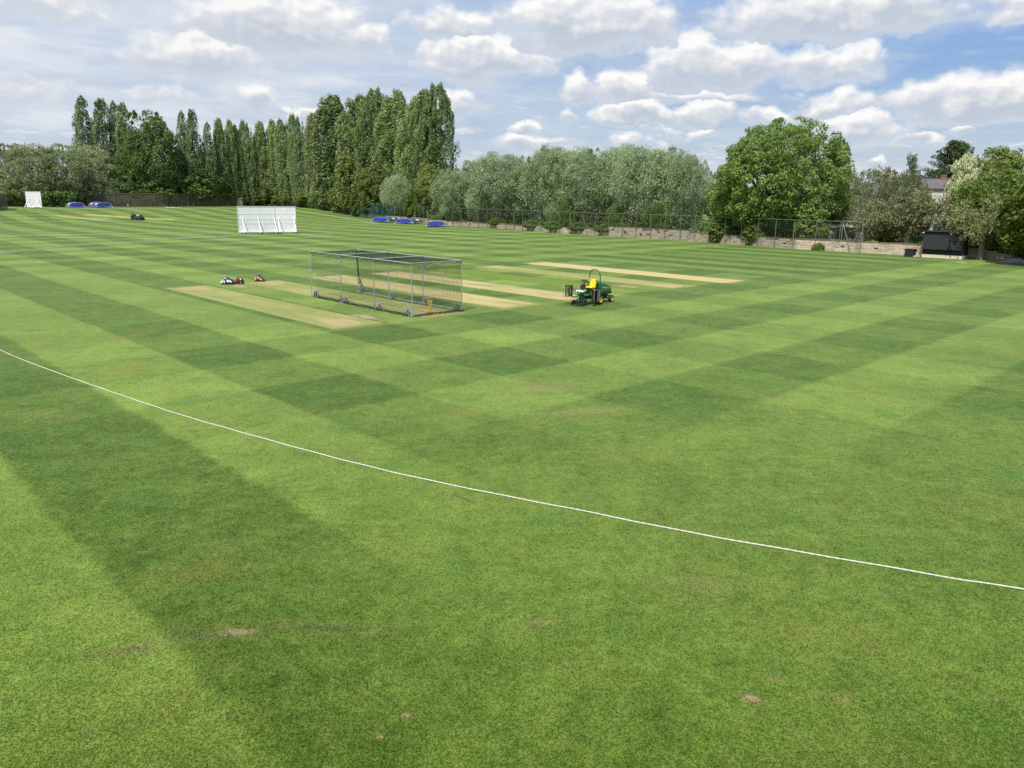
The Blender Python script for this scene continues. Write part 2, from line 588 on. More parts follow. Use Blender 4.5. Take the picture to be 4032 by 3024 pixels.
M['navy'] = plain('navy_canvas', (0.030, 0.040, 0.090), 0.75, 0, 0.2, 6)
M['maroon'] = plain('maroon_canvas', (0.070, 0.016, 0.018), 0.7, 0, 0.35, 5)
M['slate_cloth'] = plain('slate_canvas', (0.042, 0.048, 0.090), 0.8, 0, 0.2, 6)
M['bag_white'] = plain('bag_white_panel', (0.82, 0.83, 0.86), 0.5, 0, 0.04, 4)
M['bag_orange'] = plain('bag_orange_panel', (0.85, 0.30, 0.14), 0.6, 0, 0.08, 4)
M['bag_red'] = plain('bag_red_panel', (0.42, 0.05, 0.045), 0.6, 0, 0.15, 4)
M['skin'] = plain('skin', (0.50, 0.30, 0.21), 0.6, 0, 0.05, 8)
M['shirt'] = plain('dark_shirt', (0.022, 0.026, 0.034), 0.85, 0, 0.15, 8)
M['hair'] = plain('dark_hair', (0.030, 0.022, 0.016), 0.7, 0, 0.2, 20)
M['orange_mesh'] = net_material('orange_barrier_mesh', (0.40, 0.11, 0.06), 0.45)
LEAF = {
    'poplar': leaf_material('poplar_leaf', (0.050, 0.088, 0.024), (0.160, 0.205, 0.080), (0.205, 0.240, 0.150), 0.25),
    'poplar_far': leaf_material('far_poplar_leaf', (0.042, 0.072, 0.030), (0.130, 0.165, 0.080), (0.180, 0.205, 0.135), 0.22),
    'willow': leaf_material('willow_leaf', (0.064, 0.104, 0.042), (0.190, 0.240, 0.135), (0.400, 0.460, 0.350), 0.25),
    'osier': leaf_material('grey_willow_leaf', (0.058, 0.082, 0.032), (0.165, 0.190, 0.095), (0.240, 0.265, 0.185), 0.25),
    'maple': leaf_material('maple_leaf', (0.048, 0.092, 0.016), (0.150, 0.212, 0.052), (0.150, 0.185, 0.090), 0.30),
    'broad': leaf_material('broad_leaf', (0.026, 0.058, 0.014), (0.078, 0.125, 0.032), (0.100, 0.135, 0.070), 0.25),
    'scrub': leaf_material('scrub_leaf', (0.034, 0.066, 0.012), (0.108, 0.158, 0.032), (0.115, 0.145, 0.065), 0.28),
    'olive': leaf_material('olive_green_leaf', (0.068, 0.105, 0.020), (0.150, 0.190, 0.048), (0.165, 0.190, 0.085), 0.28),
    'conifer': leaf_material('conifer_needle', (0.016, 0.038, 0.012), (0.055, 0.085, 0.030), (0.050, 0.075, 0.035), 0.10),
    'birch': leaf_material('birch_leaf', (0.055, 0.080, 0.035), (0.120, 0.150, 0.080), (0.170, 0.195, 0.130), 0.28),
    'whitebeam': leaf_material('whitebeam_leaf', (0.150, 0.190, 0.085), (0.420, 0.450, 0.270), (0.600, 0.620, 0.440), 0.25),
    'apple': leaf_material('old_orchard_leaf', (0.075, 0.090, 0.034), (0.185, 0.195, 0.088), (0.195, 0.195, 0.115), 0.25),
    'haze_shrub': leaf_material('brown_shrub_leaf', (0.070, 0.094, 0.038), (0.142, 0.170, 0.080), (0.165, 0.180, 0.110), 0.22),
    'sycamore': leaf_material('sycamore_leaf', (0.062, 0.115, 0.014), (0.190, 0.250, 0.040), (0.165, 0.205, 0.085), 0.32),
    'ivy': leaf_material('ivy_leaf', (0.025, 0.052, 0.012), (0.085, 0.130, 0.030), (0.080, 0.105, 0.045), 0.15),
}
# ------------------------------------------------------------------ the setting
def build_ground():
    xs = np.concatenate([np.array([-1500, -800, -450]), np.arange(-320, 201, 8.0), np.array([260, 400, 800, 1500])])
    ys = np.concatenate([np.array([-300, -80, -10]), np.arange(0, 300, 6.0), np.array([320, 380, 500, 800, 1400, 2500])])
    V = [(x, y, zg(x, y)) for y in ys for x in xs]
    nx = len(xs)
    Fc = [(j * nx + i, j * nx + i + 1, (j + 1) * nx + i + 1, (j + 1) * nx + i) for j in range(len(ys) - 1) for i in range(nx - 1)]
    me = bpy.data.meshes.new('ground')
    me.from_pydata(V, [], Fc)
    me.polygons.foreach_set('use_smooth', [True] * len(me.polygons))
    me.materials.append(M['grass'])
    tag(link('ground', me), kind='structure')


build_ground()


def build_blades():
    rng = np.random.default_rng(21)
    n = 760000
    y = 6.6 + (46.0 - 6.6) * rng.random(n) ** 1.9
    x = (rng.random(n) - 0.5) * 2 * (0.70 * y + 0.8)
    h = (0.009 + 0.014 * rng.random(n)) * np.clip(1.2 - (y - 7) / 36, 0.25, 1.2)
    w = 0.0035 + 0.0045 * rng.random(n) + y * 0.00012
    a = rng.random(n) * 2 * PI
    la = rng.random(n) * 2 * PI
    ln = h * (0.5 + 1.3 * rng.random(n))
    V = np.zeros((n, 3, 3), np.float32)
    V[:, 0, 0] = x - np.cos(a) * w; V[:, 0, 1] = y - np.sin(a) * w
    V[:, 1, 0] = x + np.cos(a) * w; V[:, 1, 1] = y + np.sin(a) * w
    V[:, 2, 0] = x + np.cos(la) * ln; V[:, 2, 1] = y + np.sin(la) * ln; V[:, 2, 2] = h
    me = bpy.data.meshes.new('grass')
    me.vertices.add(3 * n); me.loops.add(3 * n); me.polygons.add(n)
    me.vertices.foreach_set('co', V.ravel())
    me.loops.foreach_set('vertex_index', np.arange(3 * n, dtype=np.int32))
    me.polygons.foreach_set('loop_start', np.arange(0, 3 * n, 3, dtype=np.int32))
    me.polygons.foreach_set('loop_total', np.full(n, 3, dtype=np.int32))
    me.materials.append(M['blades'])
    me.update(calc_edges=True)
    tag(link('grass', me), 'short mown grass blades of the near outfield', 'grass', None, 'stuff')


build_blades()
STRAW, PALE, LIME = (0.315, 0.295, 0.118), (0.450, 0.372, 0.178), (0.150, 0.210, 0.042)
GREENISH = (0.200, 0.235, 0.070)
BARE = (0.410, 0.300, 0.170)


def strip(u0, u1, v0, v1, straw, green, amt, bare, bare_amt, seed, rz=TH, org=None, z=0.004):
    L, Wd = u1 - u0, v1 - v0
    cx, cy = W((u0 + u1) / 2, (v0 + v1) / 2) if org is None else org
    L += 3.0
    n = 12
    xs = [-L / 2 + L * i / n for i in range(n + 1)]
    b = MB()
    ca, sa = math.cos(rz), math.sin(rz)
    zc = zg(cx, cy)
    def zz(a, t): return zg(cx + a * ca - t * sa, cy + a * sa + t * ca) - zc
    for i in range(n):
        a, c = xs[i], xs[i + 1]
        h = Wd / 2 + 0.15
        b.add([(a, -h, zz(a, -h)), (c, -h, zz(c, -h)), (c, h, zz(c, h)), (a, h, zz(a, h))], [(0, 1, 2, 3)])
    o = b.build('cricket_pitch', strip_material('pitch_turf', straw, green, amt, bare, bare_amt, seed), None, loc=(cx, cy, zc + z), rz=rz)
    tag(o, kind='structure')


strip(-54.4, -32.6, 19.3, 22.4, STRAW, GREENISH, 0.42, BARE, 0.6, 1)
strip(-54.4, -32.6, 24.9, 27.8, STRAW, GREENISH, 0.40, BARE, 0.5, 2)
strip(-54.6, -32.6, 30.6, 33.6, PALE, GREENISH, 0.66, BARE, 0.35, 3)
strip(-54.4, -32.6, 36.0, 39.0, PALE, GREENISH, 0.58, BARE, 0.75, 4)
strip(-54.0, -32.2, 41.6, 44.6, LIME, (0.130, 0.195, 0.032), 0.3, BARE, 0.15, 5)
strip(-53.6, -32.2, 46.9, 50.0, STRAW, (0.215, 0.255, 0.070), 0.44, BARE, 0.85, 6)
strip(-53.2, -32.0, 53.1, 56.2, PALE, PALE, 0.72, BARE, 0.35, 7)
# the two strips of the far square
for (p0, p1), wd, pal, sd in ((((365, 847), (688, 866)), 3.0, PALE, 8), (((250, 851), (400, 867)), 3.4, STRAW, 9)):
    a, b_ = G(*p0), G(*p1)
    d = b_ - a
    strip(0, d.length, 0, wd, pal, (0.26, 0.27, 0.10), 0.55, BARE, 0.3, sd, math.atan2(d.y, d.x), ((a.x + b_.x) / 2, (a.y + b_.y) / 2), 0.012)


def smooth_path(P, step=0.6, closed=False):
    P = [Vector(p) for p in P]
    n = len(P)
    out = []
    for i in range(n if closed else n - 1):
        p0 = P[(i - 1) % n] if closed or i > 0 else P[i] * 2 - P[i + 1]
        p1, p2 = P[i], P[(i + 1) % n]
        p3 = P[(i + 2) % n] if closed or i + 2 < n else P[i + 1] * 2 - P[i]
        k = max(2, int((p2 - p1).length / step))
        for j in range(k):
            t = j / k
            out.append(0.5 * ((2 * p1) + (p2 - p0) * t + (2 * p0 - 5 * p1 + 4 * p2 - p3) * t * t + (3 * p1 - p0 - 3 * p2 + p3) * t ** 3))
    if not closed: out.append(P[-1])
    return out


NEAR_ROPE = [(-34, 45.5), (-27.0, 37.2), (-21.06, 31.05), (-16.57, 27.19), (-13.17, 24.46), (-10.43, 22.32), (-8.17, 20.7), (-5.29, 18.75), (-2.69, 17.12),
             (-0.5, 15.97), (1.46, 15.02), (3.2, 14.14), (4.71, 13.47), (6.3, 12.81), (7.74, 12.2), (8.7, 11.85), (13, 10.2), (19, 8.6)]
path = smooth_path([(x, y, 0.017) for x, y in NEAR_ROPE], 0.25)
for i, q in enumerate(path):
    q.z += 0.004 * math.sin(i * 0.9)
    q.x += 0.008 * math.sin(i * 0.31)
b = MB()
pts, rs = [], []
for i in range(len(path) - 1):                   # the lay of the rope shows as a fine ripple
    for j in range(4):
        pts.append(path[i].lerp(path[i + 1], j / 4))
        rs.append(0.0140 + (0.0025 if j % 2 else -0.0025))
b.tube(pts, rs, 7)
tag(b.build('boundary_rope', M['rope'], smooth=True), 'white boundary rope curving across the near grass below the cage', 'rope')


def ground_rope(pix, r, label, name='boundary_rope', cat='rope', flat=False, closed=False):
    P = [G(*q) for q in pix]
    path = smooth_path(P, 1.2, closed)
    for q in path: q.z = zg(q.x, q.y) + r * 0.9
    b = MB().tube(path, r, 6, closed=closed, caps=not closed)
    return tag(b.build(name, M['rope'], smooth=True), label, cat)


ground_rope([(-260, 1060), (-120, 1028), (0, 1003), (120, 986), (226, 974), (407, 960), (620, 946), (859, 933), (1010, 922), (1162, 908), (1330, 897), (1450, 888), (1485, 882.5), (1450, 876), (1380, 862),
             (1280, 845), (1200, 834), (1120, 827), (1000, 822), (860, 821), (600, 822), (440, 822), (250, 823), (60, 827), (-100, 832)], 0.036, 'pale rope looping round the far field behind the white screens')
ground_rope([(-80, 928.5), (0, 928), (300, 925), (600, 921), (905, 916)], 0.028, 'straight white boundary rope running to the foot of the wide white screen')
ground_rope([(1190, 926), (1310, 925)], 0.022, 'short length of pale rope just right of the white screens')
ground_rope([(1690, 918), (1850, 921), (1990, 922), (2060, 925)], 0.020, 'pale rope lying below the litter bin and the nearest cover')
ground_rope([(3765, 1034), (3808, 1037)], 0.022, 'short length of pale rope in front of the scoreboard hut')


# ------------------------------------------------------------------ practice cage
def sag_panel(a, b_, c, d, nu, nv, sag, rnd, r=0.0024, seg=14):
    """knotted net between four corners a-b (near edge) d-c (far edge), hanging by sag(s, t)"""
    a, b_, c, d = map(Vector, (a, b_, c, d))
    rg = random.Random(rnd)
    ph = [rg.uniform(0, 6.28) for _ in range(6)]

    def pt(s, t):
        q = a.lerp(b_, s).lerp(d.lerp(c, s), t)
        return q + sag(s, t, ph)
    m = MB()
    for i in range(nu + 1):
        s = i / nu
        m.tube([pt(s, j / seg) for j in range(seg + 1)], r, 3, caps=False)
    for j in range(nv + 1):
        t = j / nv
        m.tube([pt(i / (seg * 2), t) for i in range(seg * 2 + 1)], r, 3, caps=False)
    return m, pt


def practice_cage():
    L, Wd, H = 11.01, 3.41, 2.86
    A = (-12.859, 49.151)
    ang = -0.82518
    root = empty('practice_net_cage', (A[0], A[1], 0), ang)
    tag(root, 'galvanised wheeled practice net cage standing on the worn pitches', 'practice net')
    us = [0.0, L * 0.335, L * 0.665, L]          # local x along, y across (away from the eye)
    fr = 0.029
    for side, y in ((0, 0.0), (1, Wd)):
        for k, u in enumerate(us):
            MB().tube([(u, y, 0.05), (u, y, H)], fr, 10).build('post', M['galv'], root, True)
        # rails
        MB().tube([(-0.08, y, H), (L + 0.08, y, H)], fr, 10).build('top_rail', M['galv'], root, True)
        MB().box((L / 2, y, 0.06), (L + 0.2, 0.06, 0.06)).build('base_rail', M['galv'], root, bevel=0.006)
        # clamps and end fittings
        for u in us:
            c = MB().lathe((u, y, H - 0.055), (0, 0, 1), [(0.034, 0), (0.046, 0.004), (0.046, 0.10), (0.034, 0.104)], 12)
            c.lathe((u - 0.055, y, H), (1, 0, 0), [(0.034, 0), (0.046, 0.004), (0.046, 0.105), (0.034, 0.11)], 12)
            c.build('clamp', M['bare_steel'], root, True)
        # knee braces on the two open-end frames
        for k in (0, 1):
            u = us[k]
            sy = 1 if side == 0 else -1
            pts = [(u, y, H - 0.62), (u + 0.05, y + sy * 0.05, H - 0.40), (u + 0.18, y + sy * 0.16, H - 0.14), (u + 0.42, y + sy * 0.02, H - 0.02)]
            MB().tube(smooth_path(pts, 0.08), 0.024, 8).build('knee_brace', M['galv'], root, True)
        # wheel boxes
        for k, u in enumerate(us):
            du = 0.50 if k < 3 else -0.42
            c = Vector((u + du, y, 0))
            w = MB()
            bx, bh = 0.24, 0.42
            for sy in (-0.11, 0.11):
                w.tube([c + Vector((-bx, sy, 0.04)), c + Vector((-bx, sy, bh)), c + Vector((bx, sy, bh)), c + Vector((bx, sy, 0.04))], 0.019, 6)
            for sx in (-bx, bx): w.tube([c + Vector((sx, -0.11, bh)), c + Vector((sx, 0.11, bh))], 0.019, 6)
            w.box(c + Vector((0, 0, 0.30)), (0.05, 0.20, 0.12))
            wf = w.build('wheel_frame', M['galv'], root)
            ty = MB().lathe(c + Vector((0, -0.05, 0.15)), (0, 1, 0), [(0.09, 0), (0.14, 0.004), (0.15, 0.03), (0.15, 0.07), (0.14, 0.096), (0.09, 0.1)], 18)
            wh = ty.build('wheel', M['rubber'], root, True)
            MB().lathe(c + Vector((0, -0.058, 0.15)), (0, 1, 0), [(0.002, 0), (0.05, 0), (0.088, 0.012), (0.088, 0.104), (0.05, 0.116), (0.002, 0.116)], 14).build('hub', M['bare_steel'], wh, True)
    for u in us[1:]:
        MB().tube([(u, 0.03, H), (u, Wd - 0.03, H)], fr * 0.95, 10).build('cross_bar', M['galv'], root, True)
    MB().tube([(0, 0, 1.33), (us[1], 0, 1.33)], 0.026, 8).build('middle_rail', M['galv'], root, True)
    # netting
    def roof_sag(s, t, ph):
        e = min(1, 8 * s * (1 - s)) * math.sin(PI * t)
        bay = abs(math.sin(3 * PI * s))
        return Vector((0, 0, -0.05 - 0.13 * e * (0.3 + 0.7 * bay) - 0.03 * math.sin(9 * s + ph[0])))
    m, pt = sag_panel((0.05, 0.05, H), (L, 0.05, H), (L, Wd - 0.05, H), (0.05, Wd - 0.05, H), 184, 58, roof_sag, 3, 0.0030)
    for t in (0.0, 1.0):
        m.tube([pt(i / 90, t) + Vector((0, 0, -0.03 - 0.05 * abs(math.sin(i * 0.55)))) for i in range(91)], 0.012, 5)
    m.tube([pt(0.0, j / 20) for j in range(21)], 0.014, 5)
    m.tube([pt(1.0, j / 20) for j in range(21)], 0.014, 5)
    m.build('roof_net', M['net'], root)

    def side_sag(sgn):
        def f(s, t, ph):
            b = math.sin(PI * s) * 0.12 + 0.05 * math.sin(7 * s + ph[1])
            return Vector((0, sgn * b * math.sin(PI * min(1, t * 1.02)) * 1.0, -0.10 * t * abs(math.sin(6 * PI * s)) * 0.3))
        return f
    m, pt = sag_panel((0.45, Wd + 0.03, 0.06), (L, Wd + 0.03, 0.06), (L, Wd, H), (0.30, Wd, H), 176, 48, side_sag(1), 5, 0.0027)
    # gathered fall of net on the open far post
    rg = random.Random(4)
    for k in range(20):
        a = rg.uniform(0, 6.28); q = rg.uniform(0.03, 0.09)
        m.tube([(0.02 + q * math.cos(a) * 0.6, Wd + q * math.sin(a) * 0.6, H - 0.05), (0.10 + q * math.cos(a), Wd - 0.02 + q * math.sin(a), 1.9), (0.12 + q * math.cos(a + 1), Wd + q * math.sin(a + 1), 1.1)], 0.005, 3)
    for k in range(22):
        a = rg.uniform(0, 6.28)
        m.tube([(0.12, Wd, 1.15), (0.32 + 0.10 * math.cos(a), Wd + 0.06 * math.sin(a), 0.75), (0.52 + 0.20 * math.cos(a), Wd + 0.10 * math.sin(a), 0.42), (0.56 + 0.15 * math.cos(a), Wd + 0.08 * math.sin(a), 0.12)], 0.005, 3)
    for k in range(3):
        m.tube(smooth_path([(0.02, Wd - 0.03, 0.80), (0.16, Wd - 0.03, 0.66), (0.32, Wd - 0.02, 0.70 + 0.04 * k), (0.40, Wd, 0.98)], 0.05), 0.012, 4)
    m.build('side_net', M['net'], root)
    m, pt = sag_panel((0.9, -0.03, 0.10), (L, -0.03, 0.05), (L, 0, H), (0.35, 0, H), 172, 48, side_sag(-0.5), 6, 0.0014)
    # slack cords along the top and bunched skirt along the ground
    c = [(0.35 + (L - 0.35) * i / 60, -0.03, H - 0.06 - 0.16 * abs(math.sin(i * 0.42 + 0.6)) * (1.0 if i < 34 else 0.25) - (0.05 if i % 3 == 0 else 0)) for i in range(61)]
    m.tube(c, 0.010, 5)
    m.tube([(0.42, -0.02, H - 0.2), (0.46, -0.03, H - 0.9), (0.40, -0.02, H - 1.25), (0.06, 0, H - 1.35)], 0.010, 5)
    for k in range(9):
        y0 = rg.uniform(-0.16, 0.05)
        m.tube([(0.5 + (L * 0.98 - 0.5) * i / 70, y0 + 0.06 * math.sin(i * 0.8 + k), 0.09 + 0.035 * math.sin(i * 0.5 + k * 1.7) + (0.28 if (i in (1, 2) or i in (22, 23)) else 0) * (1 if k < 5 else 0.4) + rg.uniform(0, 0.03)) for i in range(71)], 0.009, 4)
    m.build('side_net', M['net'], root)

    def end_sag(s, t, ph):
        return Vector((0.10 * math.sin(PI * s) * math.sin(PI * t) + 0.02 * math.sin(9 * s + ph[2]), 0, -0.06 * abs(math.sin(2 * PI * s)) * t))
    m, pt = sag_panel((L + 0.02, 0.02, 0.05), (L + 0.02, Wd - 0.02, 0.05), (L, Wd - 0.02, H), (L, 0.02, H), 58, 48, end_sag, 8, 0.0028)
    m.tube([(L + 0.01, Wd * i / 24, H - 0.05 - 0.15 * abs(math.sin(i * 0.36)) * (0.4 + 0.6 * (i % 7) / 6)) for i in range(25)], 0.010, 5)
    for k in range(6):
        m.tube([(L + rg.uniform(-0.06, 0.22) + 0.05 * math.sin(i * 0.7 + k), Wd * i / 28, 0.05 + 0.05 * abs(math.sin(i * 0.5 + k))) for i in range(29)], 0.012, 4)
    m.build('end_net', M['net'], root)


practice_cage()


def stumps(px, py, label, z=0.0, sc=1.0, mat='stump', group=None):
    g = G(px, py)
    root = empty('spring_stumps', (g.x, g.y, g.z + z), TH + PI / 2)
    tag(root, label, 'stumps', group)
    MB().box((0, 0, 0.03), (0.32, 0.12, 0.055)).build('base', M['black'], root, bevel=0.012)
    for i, x in enumerate((-0.098, 0, 0.098)):
        MB().lathe((x, 0, 0.055), (0, 0, 1), [(0.021, 0), (0.024, 0.01), (0.024, 0.60), (0.026, 0.64), (0.022, 0.675), (0.012, 0.69), (0.001, 0.692)], 12).build('stump', M[mat], root, True)
    root.scale = (sc, sc, sc)


stumps(1694, 1235, 'yellow plastic stumps on a black base inside the practice cage')
stumps(504, 815, 'lone yellow stumps on the far grass beyond the rider on the mower', 0, 1.25)
stumps(652, 811, 'cream stumps by the white mat near the dark far fence', 0, 1.15)
stumps(781, 813, 'pale yellow stumps at the orange mesh end of the far fence', 0, 1.15)


# ------------------------------------------------------------------ mowers
def wheel(root, c, r, w, hubmat, name='wheel', tread=True):
    c = Vector(c)
    p = [(r * 0.58, -w / 2), (r * 0.80, -w / 2 - 0.008), (r * 0.93, -w * 0.46), (r * 0.99, -w * 0.30), (r, 0), (r * 0.99, w * 0.30), (r * 0.93, w * 0.46), (r * 0.80, w / 2 + 0.008), (r * 0.58, w / 2)]
    wh = MB().lathe(c, (0, 1, 0), p, 28).build(name, M['rubber'], root, True)
    h = MB().lathe(c, (0, 1, 0), [(0.001, -w * 0.25), (r * 0.22, -w * 0.27), (r * 0.26, -w * 0.20), (r * 0.45, -w * 0.16), (r * 0.52, -w * 0.40), (r * 0.60, -w * 0.50),
                                  (r * 0.60, w * 0.50), (r * 0.52, w * 0.40), (r * 0.45, w * 0.16), (r * 0.26, w * 0.20), (r * 0.22, w * 0.27), (0.001, w * 0.25)], 24)
    h.build('rim', M[hubmat], wh, True)
    return wh


def reel_unit(root, c, width, rot):
    """cutting cylinder in its frame; local axis of the reel = y before rot"""
    c = Vector(c)
    u = MB()
    for s_ in (-1, 1):
        pl = [(-0.22, 0.02), (-0.24, 0.14), (-0.08, 0.30), (0.10, 0.30), (0.24, 0.16), (0.22, 0.02)]
        y = s_ * width / 2
        n = len(pl)
        vs = [rot @ Vector((x, y - 0.012, z)) + c for x, z in pl] + [rot @ Vector((x, y + 0.012, z)) + c for x, z in pl]
        fs = [tuple(range(n)), tuple(range(n, 2 * n))[::-1]] + [(i, i + n, (i + 1) % n + n, (i + 1) % n) for i in range(n)]
        u.add(vs, fs)
    for x, z, r in ((0.19, 0.05, 0.045), (-0.19, 0.045, 0.04)):
        u.tube([rot @ Vector((x, -width / 2, z)) + c, rot @ Vector((x, width / 2, z)) + c], r, 10)
    u.box(rot @ Vector((0.0, 0, 0.29)) + c, (0.10, width, 0.035), rot)
    u.box(rot @ Vector((-0.20, 0, 0.17)) + c, (0.03, width, 0.16), rot)
    o = u.build('cutting_unit', M['dark_metal'], root)
    rr = MB()
    for k in range(7):                           # helical blades
        pts = []
        for i in range(9):
            t = i / 8
            a = 2 * PI * k / 7 + t * 1.1
            pts.append(rot @ Vector((0.02 + 0.105 * math.cos(a), (t - 0.5) * width * 0.94, 0.15 + 0.105 * math.sin(a))) + c)
        rr.tube(pts, 0.010, 4)
    rr.tube([rot @ Vector((0.02, -width / 2, 0.15)) + c, rot @ Vector((0.02, width / 2, 0.15)) + c], 0.022, 8)
    rr.build('reel', M['dark_metal'], o)
    return o


def triple_mower():
    ax, ay = 5.25037, 46.97381                    # near front wheel contact
    h = R(-130.06)
    ca, sa = math.cos(h), math.sin(h)
    ox = ax - (0.75 * ca - 0.58 * sa)
    oy = ay - (0.75 * sa + 0.58 * ca)
    root = empty('ride_on_mower', (ox, oy, 0), h)
    tag(root, 'green ride-on reel mower with yellow seat parked beside the pitches', 'mower')
    wheel(root, (0.75, 0.58, 0.31), 0.31, 0.28, 'yellow', 'front_wheel')
    wheel(root, (0.75, -0.58, 0.31), 0.31, 0.28, 'yellow', 'front_wheel')
    wheel(root, (-0.68, 0.50, 0.225), 0.225, 0.22, 'yellow', 'rear_wheel')
    wheel(root, (-0.68, -0.50, 0.225), 0.225, 0.22, 'yellow', 'rear_wheel')
    c = MB()
    c.box((0.3, 0.20, 0.40), (2.3, 0.07, 0.11)); c.box((0.3, -0.20, 0.40), (2.3, 0.07, 0.11))
    c.tube([(0.75, -0.5, 0.31), (0.75, 0.5, 0.31)], 0.06, 10)
    c.tube([(-0.68, -0.45, 0.24), (-0.68, 0.45, 0.24)], 0.045, 10)
    c.box((-0.62, 0, 0.36), (0.34, 0.34, 0.20)); c.box((0.05, 0.1, 0.33), (0.6, 0.42, 0.24))
    c.box((0.55, 0, 0.62), (0.95, 0.62, 0.22))
    for y in (-0.33, -0.18, 0.20, 0.34):          # hoses
        c.tube(smooth_path([(-0.5, y * 0.6, 0.45), (-0.25, y * 1.3, 0.30), (0.15, y * 1.35, 0.28), (0.5, y, 0.42)], 0.1), 0.017, 6)
    c.build('chassis', M['dark_metal'], root, bevel=0.008)
    # bonnet: rounded engine cover
    prof = [(0.34, 0.66), (0.36, 1.10), (0.30, 1.23), (0.16, 1.28), (-0.20, 1.20), (-0.52, 1.08), (-0.74, 0.97), (-0.82, 0.86), (-0.83, 0.66)]
    bn = MB()
    n = len(prof)
    ring = []
    for y, k in ((-0.44, 0.0), (-0.42, 0.7), (-0.33, 1.0), (0.33, 1.0), (0.42, 0.7), (0.44, 0.0)):
        ring.append([(x * (0.985 if abs(y) > 0.40 else 1) , y, 0.66 + (z - 0.66) * (0.74 + 0.26 * k)) for x, z in prof])
    vs = [q for r_ in ring for q in r_]
    fs = []
    for i in range(len(ring) - 1):
        for j in range(n):
            fs.append((i * n + j, i * n + (j + 1) % n, (i + 1) * n + (j + 1) % n, (i + 1) * n + j))
    fs.append(tuple(range(n))); fs.append(tuple((len(ring) - 1) * n + k for k in range(n))[::-1])
    bn.add(vs, fs)
    bo = bn.build('bonnet', M['mower_green'], root, True, bevel=0.02, angle=35)
    st = MB()
    for y in (-0.447, 0.447):
        st.add([(0.22, y, 0.93), (-0.60, y, 0.865), (-0.60, y, 0.905), (0.22, y, 0.995)], [(0, 1, 2, 3)])
        st.add([(0.22, y - math.copysign(0.01, y), 0.93), (-0.60, y - math.copysign(0.01, y), 0.865), (-0.60, y - math.copysign(0.01, y), 0.905), (0.22, y - math.copysign(0.01, y), 0.995)], [(3, 2, 1, 0)])
    st.build('stripe', M['yellow'], bo)
    b = MB()
    b.prism([(0.40, 0.54), (0.40, 0.66), (-0.86, 0.66), (-0.88, 0.60), (-0.80, 0.52)], -0.46, 0.46)
    b.build('bumper_skirt', M['black'], root, bevel=0.025)
    b = MB()
    b.prism([(0.62, 0.62), (0.62, 0.84), (-0.10, 0.80), (-0.10, 0.665)], 0.36, 0.47)
    b.prism([(0.62, 0.62), (0.62, 0.84), (-0.10, 0.80), (-0.10, 0.665)], -0.47, -0.36)
    b.build('side_panel', M['mower_green'], root, bevel=0.02)
    b = MB().box((0.42, 0, 1.0), (0.09, 0.90, 0.62))
    b.build('seat_tower', M['mower_green'], root, bevel=0.02)
    b = MB().box((0.52, 0.0, 1.02), (0.10, 0.66, 0.52))
    b.build('screen_grille', M['black'], root, bevel=0.02)
    # roll bar
    xs = 0.40
    pts = [(xs, 0.40, 0.75), (xs, 0.40, 1.45), (xs + 0.02, 0.37, 1.78), (xs + 0.03, 0.29, 1.95), (xs + 0.03, 0.15, 2.03), (xs + 0.03, -0.15, 2.03), (xs + 0.03, -0.29, 1.95), (xs + 0.02, -0.37, 1.78), (xs, -0.40, 1.45), (xs, -0.40, 0.75)]
    rb = MB().tube(smooth_path(pts, 0.05), 0.036, 10).build('roll_bar', M['mower_green'], root, True)
    MB().tube([(xs, -0.40, 1.10), (xs, -0.40, 1.52)], 0.039, 10).build('warning_sleeve', M['yellow'], rb, True)
    # seat
    s_ = MB()
    s_.prism([(0.62, 0.93), (0.64, 1.03), (0.78, 1.035), (0.98, 1.06), (1.06, 1.04), (1.08, 0.98), (1.0, 0.93)], -0.25, 0.25)
    so = s_.build('seat', M['seat_yellow'], root, True, bevel=0.035, seg=3)
    s_ = MB()
    bp = [(0.60, -0.22, 1.0), (0.60, 0.22, 1.0), (0.54, 0.235, 1.22), (0.50, 0.19, 1.42), (0.49, 0.10, 1.47), (0.49, -0.10, 1.47), (0.50, -0.19, 1.42), (0.54, -0.235, 1.22)]
    s_.add(bp + [(x + 0.10, y * 0.96, z) for x, y, z in bp], [tuple(range(8)), tuple(range(8, 16))[::-1]] + [(i, (i + 1) % 8, (i + 1) % 8 + 8, i + 8) for i in range(8)])
    s_.build('backrest', M['seat_yellow'], root, True, bevel=0.03, seg=3)
    s_ = MB().box((0.82, 0, 0.86), (0.42, 0.40, 0.12)); s_.box((0.50, 0, 1.2), (0.04, 0.46, 0.46))
    s_.build('seat_base', M['black'], root, bevel=0.015)
    MB().box((0.62, 0.42, 0.92), (0.30, 0.12, 0.14)).build('armrest', M['black'], root, bevel=0.015)
    b = MB().box((0.98, -0.40, 0.98), (0.55, 0.16, 0.20))
    b.tube([(1.12, -0.40, 1.05), (1.14, -0.40, 1.2)], 0.014, 6); b.tube([(1.02, -0.40, 1.05), (1.03, -0.40, 1.17)], 0.014, 6)
    b.build('control_console', M['black'], root, bevel=0.015)
    # platform and column
    MB().box((1.42, 0, 0.60), (0.80, 0.84, 0.05)).build('foot_platform', M['frame_green'], root, bevel=0.01)
    b = MB()
    b.tube([(1.80, 0, 0.60), (1.62, 0, 1.22), (1.52, 0, 1.40)], [0.085, 0.075, 0.04], 10)
    b.box((1.64, 0, 1.12), (0.16, 0.22, 0.22))
    b.build('steering_column', M['black'], root, True, bevel=0.015)
    ax_ = Vector((-0.45, 0, 1)).normalized()
    a1 = Vector((0, 1, 0)); a2 = ax_.cross(a1)
    b = MB()
    cc = Vector((1.48, 0, 1.43))
